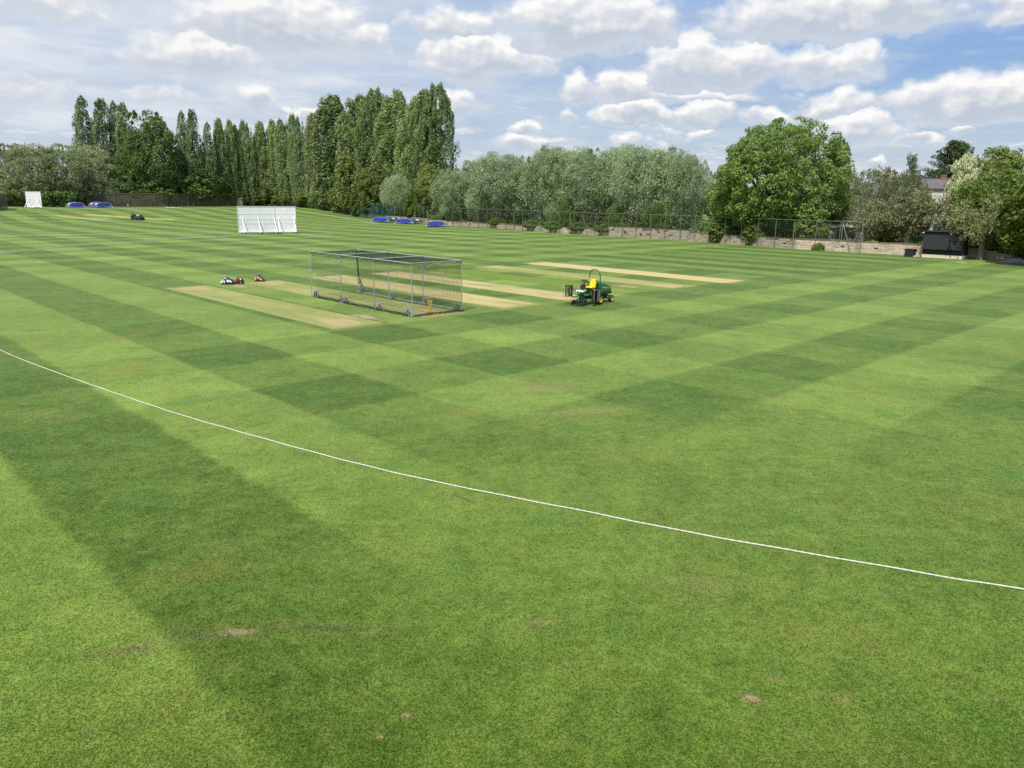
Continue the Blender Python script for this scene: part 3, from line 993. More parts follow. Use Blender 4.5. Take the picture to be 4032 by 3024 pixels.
    b.tube([cc + (a1 * math.cos(t) + a2 * math.sin(t)) * 0.19 for t in [2 * PI * k / 28 for k in range(28)]], 0.019, 8, closed=True)
    for t in (0.3, 2.4, 4.5): b.tube([cc, cc + (a1 * math.cos(t) + a2 * math.sin(t)) * 0.18], 0.015, 6)
    b.build('steering_wheel', M['black'], root, True)
    # lamps
    b = MB().box((1.98, 0, 0.80), (0.05, 0.55, 0.05)); b.tube([(1.8, 0.2, 0.62), (1.98, 0.2, 0.80)], 0.02, 6); b.tube([(1.8, -0.2, 0.62), (1.98, -0.2, 0.80)], 0.02, 6)
    b.build('lamp_bracket', M['frame_green'], root)
    for y in (-0.19, 0.0, 0.19):
        hl = MB().lathe((1.98, y, 0.845), (1, 0.35, 0.12), [(0.02, -0.09), (0.06, -0.06), (0.075, -0.02), (0.078, 0.0)], 16).build('headlight', M['black'], root, True)
        MB().lathe((1.98, y, 0.845), (1, 0.35, 0.12), [(0.078, 0.0), (0.070, 0.012), (0.04, 0.022), (0.001, 0.026)], 16).build('lens', M['lamp'], hl, True)
    # frame for the cutting units
    f = MB()
    f.tube([(0.85, 0.25, 0.45), (1.5, 0.28, 0.42), (1.95, 0.22, 0.30)], 0.035, 8)
    f.tube([(0.85, -0.25, 0.45), (1.5, -0.28, 0.42), (1.95, -0.22, 0.30)], 0.035, 8)
    f.tube([(1.25, -0.55, 0.48), (1.25, 0.55, 0.48)], 0.045, 8)
    f.tube([(1.25, 0.50, 0.48), (1.45, 0.72, 0.40), (1.58, 0.78, 0.55)], 0.035, 8)
    f.tube([(1.25, -0.50, 0.48), (1.75, -0.62, 0.42), (2.05, -0.68, 0.60)], 0.035, 8)
    f.tube([(1.1, 0.35, 0.62), (1.48, 0.60, 0.75)], 0.03, 8); f.tube([(1.3, -0.35, 0.62), (1.85, -0.58, 0.85)], 0.03, 8)
    f.box((1.55, 0.0, 0.46), (0.30, 0.30, 0.16)); f.box((1.15, 0.30, 0.70), (0.18, 0.14, 0.16))
    f.build('lift_arms', M['frame_green'], root, bevel=0.006)
    hz = MB()
    for k, (y, x1, y1, z1) in enumerate(((0.1, 1.58, 0.76, 0.9), (0.2, 1.5, 0.7, 0.55), (-0.15, 2.1, -0.66, 1.0), (-0.1, 2.05, -0.2, 0.35), (0.05, 2.05, 0.2, 0.33), (-0.3, 2.15, -0.7, 0.5))):
        hz.tube(smooth_path([(1.1, y, 0.62), (1.4, y * 1.5 + 0.02, 0.80 - 0.05 * k), ((1.4 + x1) / 2 + 0.1, (y + y1) / 2, z1 * 0.6 + 0.35), (x1, y1, z1)], 0.06), 0.014, 6)
    hz.build('hydraulic_hoses', M['black'], root, True)
    reel_unit(root, (2.08, 0.05, 0.0), 0.82, Matrix.Identity(3))
    up1 = Matrix.Rotation(R(90), 3, 'X') @ Matrix.Rotation(R(8), 3, 'Z')
    reel_unit(root, (1.62, 0.98, 0.64), 0.66, Matrix.Rotation(R(84), 3, 'X'))
    reel_unit(root, (2.08, -0.74, 0.82), 0.66, Matrix.Rotation(R(-46), 3, 'Z') @ Matrix.Rotation(R(96), 3, 'X') @ Matrix.Rotation(R(180), 3, 'Y'))
    for y0, x0, zz in ((1.02, 1.62, 0.64), (-0.88, 2.16, 0.84)):   # grass guards beside the folded units
        g = MB()
        g.tube([(x0 + 0.26, y0, zz - 0.36), (x0 + 0.30, y0, zz - 0.30), (x0 + 0.30, y0, zz + 0.30), (x0 + 0.26, y0, zz + 0.36)], 0.016, 6)
        g.tube([(x0 - 0.26, y0, zz - 0.34), (x0 - 0.26, y0, zz + 0.34)], 0.022, 6)
        g.tube([(x0 - 0.05, y0 + 0.03, zz - 0.40), (x0 - 0.05, y0 + 0.03, zz + 0.38)], 0.018, 6)
        g.build('guard_bars', M['bare_steel'], root)
    MB().tube([(2.36, -0.40, 0.06), (2.36, 0.52, 0.06)], 0.03, 8).build('front_bar', M['dark_metal'], root, True)


triple_mower()


def skin_figure(name, J, E, mat, parent, root_i=0, lev=2):
    me = bpy.data.meshes.new(name)
    me.from_pydata([j[0] for j in J], E, [])
    me.materials.append(mat)
    o = link(name, me, parent)
    sk = o.modifiers.new('skin', 'SKIN')
    for i, j in enumerate(J):
        r = j[1]
        o.data.skin_vertices[0].data[i].radius = (r, r) if not isinstance(r, tuple) else r
    o.data.skin_vertices[0].data[root_i].use_root = True
    sk.use_smooth_shade = True
    sd = o.modifiers.new('sub', 'SUBSURF')
    sd.levels = sd.render_levels = lev
    return o


def far_mower():
    g = G(536, 866)
    g2 = Vector((g.x, g.y, g.z))
    root = empty('ride_on_mower', g2, R(-12))
    tag(root, 'dark green ride-on mower working on the far straw-coloured pitch', 'mower')
    wheel(root, (-0.55, -0.45, 0.26), 0.26, 0.22, 'dark_green', 'rear_wheel')
    wheel(root, (-0.55, 0.45, 0.26), 0.26, 0.22, 'dark_green', 'rear_wheel')
    wheel(root, (0.50, -0.55, 0.26), 0.26, 0.22, 'pale_frame', 'front_wheel')
    wheel(root, (0.50, 0.55, 0.26), 0.26, 0.22, 'pale_frame', 'front_wheel')
    b = MB()
    b.prism([(-1.05, 0.35), (-1.12, 0.75), (-0.95, 0.98), (-0.20, 0.95), (0.05, 0.70), (0.30, 0.52), (0.30, 0.35)], -0.38, 0.38)
    b.build('body', M['dark_green'], root, bevel=0.05)
    b = MB()
    b.prism([(0.10, 0.86), (0.10, 1.12), (1.30, 1.10), (1.42, 0.98), (1.38, 0.78), (0.60, 0.80)], -0.42, 0.42)
    bo = b.build('front_cowl', M['black'], root, bevel=0.05)
    MB().box((0.72, 0, 1.13), (1.05, 0.74, 0.03)).build('cowl_top', M['white'], bo, bevel=0.01)
    b = MB().add([(0.55, -0.432, 0.92), (1.15, -0.432, 0.92), (1.15, -0.432, 1.05), (0.55, -0.432, 1.05)], [(0, 1, 2, 3)])
    b.box((0.85, -0.424, 0.985), (0.60, 0.012, 0.13)).build('white_panel', M['white'], bo)
    b = MB()
    b.prism([(0.45, 0.12), (0.42, 0.62), (0.75, 0.74), (1.45, 0.72), (1.62, 0.60), (1.66, 0.14)], -0.72, 0.72)
    b.build('cutting_deck', M['dark_metal'], root, bevel=0.06)
    MB().tube([(1.70, -0.74, 0.12), (1.70, 0.74, 0.12)], 0.11, 12).build('front_roller', M['black'], root, True)
    b = MB().box((-0.52, 0, 1.0), (0.45, 0.46, 0.10)); b.box((-0.76, 0, 1.22), (0.09, 0.44, 0.40))
    b.build('seat', M['black'], root, bevel=0.03)
    b = MB().tube([(0.12, 0, 0.8), (-0.02, 0, 1.28)], 0.03, 8)
    b.tube([(-0.04 + 0.08 * math.sin(t), 0.17 * math.cos(t), 1.30 + 0.15 * math.sin(t)) for t in [2 * PI * k / 20 for k in range(20)]], 0.014, 6, closed=True)
    b.build('steering_wheel', M['black'], root)
    # the rider
    pr = empty('person', g2 + Vector((0, 0, 0.0)), R(-12))
    tag(pr, 'person in dark clothes seated on the far mower, arms held to the wheel', 'person')
    sx, sz = -0.55, 1.09
    J, E = [], []

    def add(p, r, par=None):
        J.append(((p[0] + sx, p[1], p[2] + sz), r))
        if par is not None: E.append((par, len(J) - 1))
        return len(J) - 1
    pel = add((0, 0, 0.06), (0.15, 0.12))
    wai = add((0.00, 0, 0.24), (0.14, 0.11), pel)
    che = add((0.03, 0, 0.42), (0.17, 0.12), wai)
    nk0 = add((0.05, 0, 0.55), 0.08, che)
    nk = add((0.07, 0, 0.62), 0.055, nk0)
    hd0 = add((0.09, 0, 0.69), (0.075, 0.085), nk)
    hd = add((0.09, 0, 0.78), (0.080, 0.095), hd0)
    add((0.08, 0, 0.85), 0.06, hd)
    add((0.185, 0, 0.745), 0.014, hd)
    for s_ in (-1, 1):
        sh = add((0.04, s_ * 0.19, 0.50), 0.065, che)
        el = add((0.20, s_ * 0.24, 0.28), 0.045, sh)
        wr = add((0.42, s_ * 0.17, 0.22), 0.032, el)
        pa = add((0.48, s_ * 0.165, 0.235), 0.036, wr)
        for k in range(4):
            f1 = add((0.53, s_ * (0.145 + 0.014 * k), 0.255 - 0.006 * k), 0.009, pa)
            add((0.50, s_ * (0.14 + 0.012 * k), 0.275), 0.008, f1)
        add((0.49, s_ * 0.135, 0.265), 0.010, pa)
        hp = add((0.06, s_ * 0.10, 0.03), 0.09, pel)
        kn = add((0.48, s_ * 0.13, 0.06), 0.065, hp)
        an = add((0.58, s_ * 0.13, -0.36), 0.042, kn)
        add((0.72, s_ * 0.14, -0.40), 0.040, an)
    body = skin_figure('body', J, E, M['skin'], pr)
    J2, E2 = [], []
    J, E = J2, E2
    pel = add((0, 0, 0.05), (0.165, 0.135)); wai = add((0, 0, 0.24), (0.155, 0.125), pel); che = add((0.03, 0, 0.42), (0.185, 0.135), wai)
    add((0.045, 0, 0.53), 0.10, che)
    for s_ in (-1, 1):
        sh = add((0.04, s_ * 0.19, 0.50), 0.080, che); add((0.12, s_ * 0.215, 0.39), 0.065, sh)
    skin_figure('shirt', J2, E2, M['shirt'], pr)
    J, E = [], []
    pel = add((0, 0, 0.03), (0.16, 0.125))
    for s_ in (-1, 1):
        hp = add((0.06, s_ * 0.10, 0.03), 0.105, pel); kn = add((0.48, s_ * 0.13, 0.06), 0.080, hp); an = add((0.57, s_ * 0.13, -0.34), 0.056, kn)
    skin_figure('trousers', J, E, M['navy'], pr)
    J, E = [], []
    a = add((0.07, 0, 0.80), (0.092, 0.100)); add((0.05, 0, 0.86), 0.075, a); add((0.01, 0, 0.74), 0.06, a)
    skin_figure('hair', J, E, M['hair'], pr)


far_mower()


# ------------------------------------------------------------------ bags
def kit_bag(name, px, py, L, D, Hh, rz, mat, patches, label, lumps, tilt=0.0):
    g = G(px, py)
    root = empty(name, (g.x, g.y + D * 0.4, 0.0), rz)
    tag(root, label, 'bag', 'kit bags left on the square')
    b = MB()
    n, secs = 18, 13
    vs, fs = [], []

    def prof(t):
        e = min(1.0, (1 - abs(2 * t - 1) ** 3.5)) ** 0.45
        return max(0.05, e)
    for i in range(secs):
        t = i / (secs - 1)
        k = prof(t)
        hh = Hh * k * lumps(t)
        for j in range(n):
            a = 2 * PI * j / n
            cs, sn = math.cos(a), math.sin(a)
            y = math.copysign(abs(cs) ** 0.65, cs) * D / 2 * (0.7 + 0.3 * k)
            z = hh * (0.5 + 0.5 * math.copysign(abs(sn) ** 0.75, sn)) + 0.012
            vs.append(((t - 0.5) * L + tilt * z, y, z))
    for i in range(secs - 1):
        for j in range(n): fs.append((i * n + j, i * n + (j + 1) % n, (i + 1) * n + (j + 1) % n, (i + 1) * n + j))
    fs.append(tuple(range(n))[::-1]); fs.append(tuple((secs - 1) * n + k for k in range(n)))
    b.add(vs, fs)
    b.build('bag_body', M[mat], root, True, angle=60)

    def surf(t, a, off=0.006):                   # a point just proud of the cloth
        k = prof(t); hh = Hh * k * lumps(t)
        cs, sn = math.cos(a), math.sin(a)
        y = math.copysign(abs(cs) ** 0.65, cs) * D / 2 * (0.7 + 0.3 * k)
        z = hh * (0.5 + 0.5 * math.copysign(abs(sn) ** 0.75, sn)) + 0.012
        return Vector(((t - 0.5) * L + tilt * z + (off if t > 0.9 else -off if t < 0.1 else 0), y + math.copysign(off, cs), z + off * max(0, sn)))
    for (t0, t1, a0, a1, pm, skew) in patches:
        q = MB()
        nn = 6
        P = [[surf(min(0.985, max(0.015, t0 + (t1 - t0) * i / nn + skew * (j / nn - 0.5))), a0 + (a1 - a0) * j / nn, 0.012) for j in range(nn + 1)] for i in range(nn + 1)]
        q.add([p for r_ in P for p in r_], [(i * (nn + 1) + j, i * (nn + 1) + j + 1, (i + 1) * (nn + 1) + j + 1, (i + 1) * (nn + 1) + j) for i in range(nn) for j in range(nn)])
        q.build('panel', M[pm], root)
    for sy in (-1, 1):
        hb = MB()
        top = surf(0.5, PI / 2 + sy * 0.5, 0.0)
        hb.tube(smooth_path([(-0.16 * L, top.y, top.z - 0.02), (-0.1 * L, top.y * 0.8, top.z + 0.07), (0.1 * L, top.y * 0.8, top.z + 0.06), (0.16 * L, top.y, top.z - 0.02)], 0.04), 0.014, 6)
        hb.build('handle', M['black'], root, True)


FRONT = -PI / 2
kit_bag('kit_bag', 893, 1121, 0.92, 0.42, 0.42, R(-8), 'navy',
        [(0.06, 0.13, 2.7, 3.6, 'bag_white', 0), (0.16, 0.25, 2.6, 3.6, 'bag_white', -0.12), (0.30, 0.41, 3.0, 3.6, 'bag_white', 0.0), (0.56, 0.74, 2.75, 3.2, 'bag_white', 0), (0.77, 0.94, 2.7, 3.15, 'bag_white', 0), (0.36, 0.46, 1.8, 2.3, 'bag_white', 0)],
        'navy holdall with white panels lying beside the maroon bag', lambda t: 1.0 + 0.10 * math.sin(3.0 * t + 0.5) - 0.25 * max(0, t - 0.55) * math.sin(12 * t))
kit_bag('kit_bag', 939, 1118, 0.66, 0.40, 0.40, R(-6), 'maroon',
        [(0.20, 0.42, 2.6, 3.5, 'bag_red', 0.08), (0.74, 0.84, 2.0, 2.7, 'bag_white', 0.12), (0.76, 0.84, 3.4, 3.9, 'bag_white', 0.0)],
        'maroon and black kit bag lying between the two blue bags', lambda t: 0.92 + 0.14 * t)
kit_bag('kit_bag', 1022, 1109, 0.70, 0.44, 0.46, R(-10), 'slate_cloth',
        [(0.07, 0.27, 2.7, 3.6, 'bag_orange', -0.10), (0.42, 0.58, 2.5, 3.2, 'bag_orange', 0.08), (0.66, 0.86, 2.6, 3.3, 'bag_orange', 0.05), (0.58, 0.66, 2.7, 3.4, 'maroon', 0.08)],
        'slate blue bag with orange panels, standing apart at the pitch end', lambda t: 1.05 - 0.42 * t + 0.12 * math.sin(5 * t), -0.12)


# ------------------------------------------------------------------ sight screens
def sight_screen(px0, px1, pyb, H, yaw, braces, label, D=None, beam=2.6, battens=1.0):
    a, c = G(px0, pyb), G(px1, pyb)
    if D: a, c = at(px0, D), at(px1, D)
    ca, sa = math.cos(yaw), math.sin(yaw)
    # panel starts at a's bearing and runs along yaw until it meets c's bearing
    k = c.x / c.y
    Wd = (k * a.y - a.x) / (ca - k * sa)
    root = empty('sight_screen', a, yaw)
    tag(root, label, 'sight screen', 'white sight screens')
    zb = 0.20
    pitch = 0.235 * battens
    n = max(6, int(round(Wd / pitch)))
    pitch = Wd / n
    b = MB()
    for i in range(n):                            # ribbed boards
        x0 = i * pitch
        b.box((x0 + pitch * 0.5, 0.02, zb + (H - zb) / 2), (pitch * 0.995, 0.018, H - zb))
        b.box((x0 + pitch * 0.80, 0.006, zb + (H - zb) / 2), (pitch * 0.34, 0.03, H - zb - 0.02))
    b.build('slatted_panel', M['white_slat'], root)
    r = MB()
    for z in (H * 0.715, H * 0.525, H * 0.365):
        r.box((Wd / 2, -0.012, z), (Wd, 0.02, 0.05))
    r.build('cross_rails', M['white'], root)
    r = MB().box((Wd / 2, -0.01, H + 0.015), (Wd + 0.08, 0.10, 0.05))
    r.box((-0.02, -0.01, (H + zb) / 2), (0.05, 0.10, H - zb)); r.box((Wd + 0.02, -0.01, (H + zb) / 2), (0.05, 0.10, H - zb))
    r.build('edge_frame', M['white'], root)
    r = MB().box((Wd / 2, -0.10, zb + 0.04), (Wd + 0.2, 0.14, 0.16))
    r.build('sill_beam', M['white'], root, bevel=0.01)
    for x in braces:
        x = x * Wd
        MB().tube([(x, -0.09, H * 0.60), (x, -beam * 0.80, 0.36)], 0.065, 4).build('brace', M['white'], root)
        MB().box((x, -beam * 0.5 + 0.55, 0.28), (0.16, beam + 1.1, 0.17)).build('foot_beam', M['white'], root, bevel=0.01)
        for y in (-beam, 1.05):
            w = MB().lathe((x - 0.06, y, 0.17), (1, 0, 0), [(0.10, 0), (0.165, 0.004), (0.17, 0.03), (0.17, 0.09), (0.165, 0.116), (0.10, 0.12)], 16).build('wheel', M['rubber'], root, True)
            MB().lathe((x - 0.065, y, 0.17), (1, 0, 0), [(0.001, 0), (0.095, 0), (0.095, 0.13), (0.001, 0.13)], 12).build('hub', M['galv'], w, True)
    return root


sight_screen(931, 1088, 919, 4.28, R(28), (0.10, 0.49, 0.90), 'wider white sight screen with three braces, nearest its twin', D=126.5)
sight_screen(1080, 1159, 918.5, 4.28, R(21), (0.13, 0.90), 'narrow bright white sight screen overlapping the wide one', D=129.0)
sight_screen(101, 160, 819, 4.05, R(6), (0.16, 0.84), 'distant white sight screen alone in front of the dark willows', D=196, beam=2.8)


# ------------------------------------------------------------------ pitch covers
def pitch_cover(loc, yaw, Wd, L, H, label, side='cover_side', logo=(0.55,), nose=True):
    root = empty('pitch_cover', loc, yaw)        # local y runs along the tunnel, the near end at y=0
    tag(root, label, 'pitch cover', 'domed pitch covers on wheels')
    n = 16

    def arc(k, w=Wd, h=H, z0=0.28):
        a = PI * k / n
        c_, s_ = math.cos(a), math.sin(a)
        return (-math.copysign(abs(c_) ** 0.9, c_) * w / 2, z0 + (h - z0) * s_ ** 0.85)
    b = MB()
    vs = []
    ny = 7
    for j in range(ny + 1):
        for k in range(n + 1):
            x, z = arc(k)
            dip = 0.05 * math.sin(PI * ((j * 2) % 7) / 7) * math.sin(PI * k / n)
            vs.append((x, L * j / ny, z - dip * 0.6))
    b.add(vs, [(j * (n + 1) + k, j * (n + 1) + k + 1, (j + 1) * (n + 1) + k + 1, (j + 1) * (n + 1) + k) for j in range(ny) for k in range(n)])
    b.build('arched_sheet', M[side], root, True)
    for y, s_ in ((0.0, -1), (L, 1)):
        e = MB()
        cen = [(0, y + s_ * 0.10, 0.36)]
        rim = [(arc(k)[0], y, arc(k)[1]) for k in range(n + 1)]
        mid = [(arc(k, Wd * 0.62, H * 0.80)[0], y + s_ * (0.05 + 0.03 * math.sin(k * 1.9)), arc(k, Wd * 0.62, H * 0.80)[1]) for k in range(n + 1)]
        m1 = n + 1
        fs = [(k, k + 1, m1 + k + 1, m1 + k) for k in range(n)] + [(m1 + k, m1 + k + 1, 2 * m1) for k in range(n)]
        fs.append((0, m1, 2 * m1, m1 + n, n))
        e.add(rim + mid + cen, fs)
        e.build('end_sheet', M['cover_blue'], root, True)
        h_ = MB().tube([(arc(k, Wd + 0.10, H + 0.03)[0], y + s_ * 0.03, arc(k, Wd + 0.10, H + 0.03)[1]) for k in range(n + 1)], 0.032, 6)
        h_.tube([(-Wd / 2 - 0.05, y, 0.26), (Wd / 2 + 0.05, y, 0.26)], 0.04, 6)
        if nose:
            for sx in (-1, 1): h_.tube([(sx * Wd / 2, y, 0.34), (sx * (Wd / 2 + 0.28), y + s_ * 0.55, 0.10)], 0.035, 6)
        h_.build('hoop', M['pale_frame'], root, True)
    s_ = MB()
    for sx in (-1, 1): s_.tube([(sx * Wd / 2, 0, 0.26), (sx * Wd / 2, L, 0.26)], 0.045, 6)
    s_.build('side_rail', M['pale_frame'], root, True)
    for sx in (-1, 1):
        for y in (0.5, L - 0.5):
            MB().lathe((sx * (Wd / 2 - 0.25) - 0.05, y, 0.15), (1, 0, 0), [(0.02, 0), (0.14, 0), (0.15, 0.02), (0.15, 0.08), (0.14, 0.1), (0.02, 0.1)], 14).build('wheel', M['rubber'], root, True)
    for sx in (-1, 1):                            # white panels on the flanks
        for t in logo:
            q = MB()
            P = []
            for j in range(5):
                for k in range(5):
                    kk = 1.8 + 2.3 * k / 4 if sx < 0 else n - 1.8 - 2.3 * k / 4
                    x, z = arc(kk)
                    P.append((x + sx * 0.02, L * t - 0.9 + 1.8 * j / 4, z + 0.03))
            q.add(P, [(j * 5 + k, j * 5 + k + 1, (j + 1) * 5 + k + 1, (j + 1) * 5 + k) for j in range(4) for k in range(4)])
            q.build('white_panel', M['cover_white'], root)
    t = MB()                                      # small tab on the end sheet
    t.box((Wd * 0.40, -0.06, 0.46), (0.16, 0.02, 0.16)).build('tab', M['white'], root)


def cover_from(px0, px1, py, L, yaw, H, label, **k):
    a, c = G(px0, py), G(px1, py)
    pitch_cover(((a.x + c.x) / 2, (a.y + c.y) / 2, (a.z + c.z) / 2), yaw, (c - a).length, L, H, label, **k)


cover_from(1464, 1534, 876, 7.0, R(-11), 1.2, 'blue pitch cover parked by the stone wall, first after the rope corner', side='cover_shaded')
cover_from(1556, 1628, 882.5, 6.6, R(-14), 1.2, 'blue pitch cover with shaded side, second of three by the wall', side='cover_shaded')
cover_from(1681, 1755, 894.5, 4.6, R(3), 1.2, 'blue pitch cover standing alone, nearest the eye by the wall', side='cover_shaded')
for px0, px1, py, yaw, L, lab, lg in ((281, 331, 818.5, R(38), 5.0, 'blue and violet pitch cover nearest the distant lone screen', (0.5,)), (388, 437, 817.5, R(40), 9.5, 'long blue and violet pitch cover in front of the dark net fence', (0.22, 0.78))):
    a, c = G(px0, py), G(px1, py)
    mid = (a + c) / 2
    pitch_cover(mid, yaw, 3.7, L, 1.35, lab, logo=lg)
# ------------------------------------------------------------------ wall and fences
WALL = [G(*q) for q in ((1385, 850), (1580, 868), (1774.6, 888.5), (1998, 902), (2227, 919.5), (2455.6, 933), (2699, 948), (2902, 963), (3141, 981), (3387, 995), (3557, 1004), (3640, 1011))]


def along(path, step):
    out, acc = [], 0.0
    for i in range(len(path) - 1):
        a, c = path[i], path[i + 1]
        L = (c - a).length
        while acc <= L:
            out.append((a.lerp(c, acc / L), (c - a).normalized()))
            acc += step
        acc -= L
    return out


def wall_depth(px):                               # forward distance of the wall line in the bearing of px
    k = ray(px, 772); k = k.x / k.y
    for i in range(len(WALL) - 1):
        a, c = WALL[i], WALL[i + 1]
        fa, fc = a.x - k * a.y, c.x - k * c.y
        if fa * fc <= 0:
            return a.y + (c.y - a.y) * fa / (fa - fc)
    return None


def stone_wall(path, htop, label, seed):
    rg = random.Random(seed)
    root = empty('stone_wall', path[0])
    o = Vector(path[0])
    tag(root, label, 'wall')
    st = MB()
    core = MB()
    total = 0.0
    segs = []
    for i in range(len(path) - 1):
        segs.append((total, path[i], path[i + 1])); total += (path[i + 1] - path[i]).length

    def pt(s):
        for s0, a, c in segs:
            L = (c - a).length
            if s <= s0 + L or c is path[-1]:
                t = min(1, (s - s0) / L)
                return a.lerp(c, t), (c - a).normalized()
    s = 0.0
    while s < total - 0.4:                        # rubble core
        q, t = pt(s); q2, _ = pt(min(total, s + 1.2))
        h = min(htop(s / total), htop(min(1, (s + 1.2) / total))) - 0.10
        nrm = Vector((-t.y, t.x, 0))
        m_ = (q + q2) / 2 + nrm * 0.22 - o
        core.box((m_.x, m_.y, h / 2), (1.26, 0.32, h), Matrix.Rotation(math.atan2(t.y, t.x), 3, 'Z'))
        s += 1.2
    z = 0.0
    row = 0
    while z < 2.1:
        hh = rg.uniform(0.17, 0.30)
        s = -rg.uniform(0, 0.4)
        while s < total:
            L = rg.uniform(0.32, 0.95)
            mid = min(total, max(0, s + L / 2))
            top = htop(mid / total) + rg.uniform(-0.07, 0.05)
            if z + hh <= top + 0.06 and rg.random() > (0.05 if z > 0.3 else 0.01):
                q, t = pt(mid)
                nrm = Vector((t.y, -t.x, 0))
                q = q - o + nrm * rg.uniform(-0.02, 0.02) + Vector((0, 0, z + hh / 2))
                rot = Matrix.Rotation(math.atan2(t.y, t.x) + rg.uniform(-0.02, 0.02), 3, 'Z') @ Matrix.Rotation(rg.uniform(-0.03, 0.03), 3, 'Y')
                st.box(q, (L - rg.uniform(0.0, 0.02), 0.30, hh - rg.uniform(0.0, 0.02)), rot, taper=rg.uniform(0.97, 1.0))
            s += L
        z += hh
        row += 1
    core.build('core', M['stone_core'], root)
    st.build('stonework', M['stone'], root)


def wall_h(t):
    k = [(0, 0.95), (0.25, 1.0), (0.4, 0.95), (0.5, 0.9), (0.6, 1.05), (0.66, 1.1), (0.68, 1.6), (0.78, 1.62), (0.80, 1.30), (0.86, 1.25), (0.93, 1.4), (1.0, 1.3)]
    for i in range(len(k) - 1):
        if t <= k[i + 1][0]:
            f = (t - k[i][0]) / (k[i + 1][0] - k[i][0])
            return (k[i][1] + (k[i + 1][1] - k[i][1]) * f) * 0.90 + 0.05 * math.sin(t * 90)
    return 1.3


stone_wall(WALL, wall_h, 'long crumbling pale stone wall below the tall mesh fence', 5)
WALL2 = [G(3778, 1020) + Vector((1.6, 2.0, 0)), G(3900, 1030) + Vector((2.2, 4.0, 0)), G(4100, 1042) + Vector((2.5, 5, 0)), G(4300, 1050) + Vector((2.5, 5, 0))]
stone_wall(WALL2, lambda t: 1.05 + 0.12 * math.sin(14 * t), 'shaded stone wall to the right of the black scoreboard hut', 9)


def fence(name, path, step, H, post_r, label, mats, mesh_mat, cat='fence', rail=True, braces=(), mesh_h=None, off=0.0):
    root = empty(name, path[0])
    o = Vector(path[0])
    tag(root, label, cat)
    P = along(path, step)
    pts = []
    for q, t in P:
        w = q + Vector((t.y, -t.x, 0)) * off
        w.z = zg(w.x, w.y)
        pts.append((w - o, t))
    rg = random.Random(3)
    for i, (q, t) in enumerate(pts):
        lean = Vector((rg.uniform(-0.05, 0.05), rg.uniform(-0.05, 0.05), 0))
        MB().tube([q + Vector((0, 0, -0.05)), q + Vector((0, 0, H)) + lean], post_r, 6).build('post', M[mats[i % len(mats)]], root, True)
    if rail:
        MB().tube([q + Vector((0, 0, H - 0.03 + rg.uniform(-0.02, 0.02))) for q, t in pts], post_r * 0.9, 6).build('top_rail', M[mats[0]], root, True)
    b = MB()
    n = len(pts)
    hh = mesh_h or H
    vs = [q + Vector((t.y, -t.x, 0)) * -0.05 + Vector((0, 0, 0.02)) for q, t in pts] + [q + Vector((t.y, -t.x, 0)) * -0.05 + Vector((0, 0, hh - 0.02)) for q, t in pts]
    b.add(vs, [(i, i + 1, n + i + 1, n + i) for i in range(n - 1)])
    b.build('mesh_panel', M[mesh_mat], root)
    for i, sgn in braces:
        if i < n:
            q, t = pts[i]
            MB().tube([q + Vector((0, 0, H * 0.92)), q + t * 1.5 * sgn + Vector((t.y, -t.x, 0)) * 0.25 + Vector((0, 0, 0.0))], post_r * 0.8, 6).build('brace', M[mats[0]], root, True)
    return root


n_posts = len(along(WALL, 3.0))
W_A = [p for p in WALL]
i_wb = 5
fence('tall_mesh_fence', [WALL[0], WALL[1]], 3.6, 3.75, 0.045, 'teal windbreak fence along the far end of the stone wall', ['fence_metal'], 'windbreak', off=0.25)
def nearest_post(path, step, px):
    k = ray(px, 772); k = k.x / k.y
    P = along(path, step)
    return min(range(len(P)), key=lambda i: abs(P[i][0].x / P[i][0].y - k))


FP = WALL[1:9] + [G(3303, 989.5)]
fence('tall_mesh_fence', FP, 2.95, 3.75, 0.050, 'tall rusty mesh fence of thin posts along the stone wall', ['fence_metal', 'fence_grey', 'fence_metal'], 'mesh', off=0.28,
      braces=((nearest_post(FP, 2.95, 2319), 1), (nearest_post(FP, 2.95, 2319), -1), (nearest_post(FP, 2.95, 2775), -1)))
fence('tall_mesh_fence', [G(3313, 990), G(3387, 995), G(3475, 1000)], 2.6, 3.75, 0.055, 'short mesh fence panel with braces next to the gap under the old orchard tree', ['fence_grey'], 'mesh', off=0.30, braces=((0, 1),))
LOW = [G(1075, 812), G(1150, 814), G(1240, 823), G(1310, 834), G(1383, 848)]
fence('low_wire_fence', LOW, 2.6, 1.9, 0.045, 'low green wire fence along the foot of the poplars', ['fence_grey', 'fence_metal'], 'green_mesh', rail=False)
FARF = [G(346, 814), G(500, 814), G(650, 814), G(800, 813), G(930, 812)]
fence('net_fence', FARF, 3.6, 3.75, 0.055, 'long dark net fence with grey posts behind the far square', ['fence_grey'], 'dark_net')
fence('net_fence', [G(-120, 836), G(-40, 834), G(28, 828), G(30, 820)], 3.6, 3.6, 0.06, 'short dark net fence beside the distant lone screen', ['fence_metal'], 'dark_net')

b = MB().lathe((0, 0, 0), (0, 0, 1), [(0.001, 0), (1.25, 0), (1.22, 1.2), (1.25, 2.3), (1.1, 2.42), (0.001, 2.45)], 14)
g = G(937, 812)
root = empty('concrete_pier', (g.x, g.y + 1.5, g.z)); tag(root, 'squat weathered concrete pier at the end of the net fence', 'pier')
b.build('shaft', M['concrete'], root, True)
MB().box((0, 0, 2.5), (2.7, 2.7, 0.16)).build('cap', M['concrete'], root, bevel=0.03)

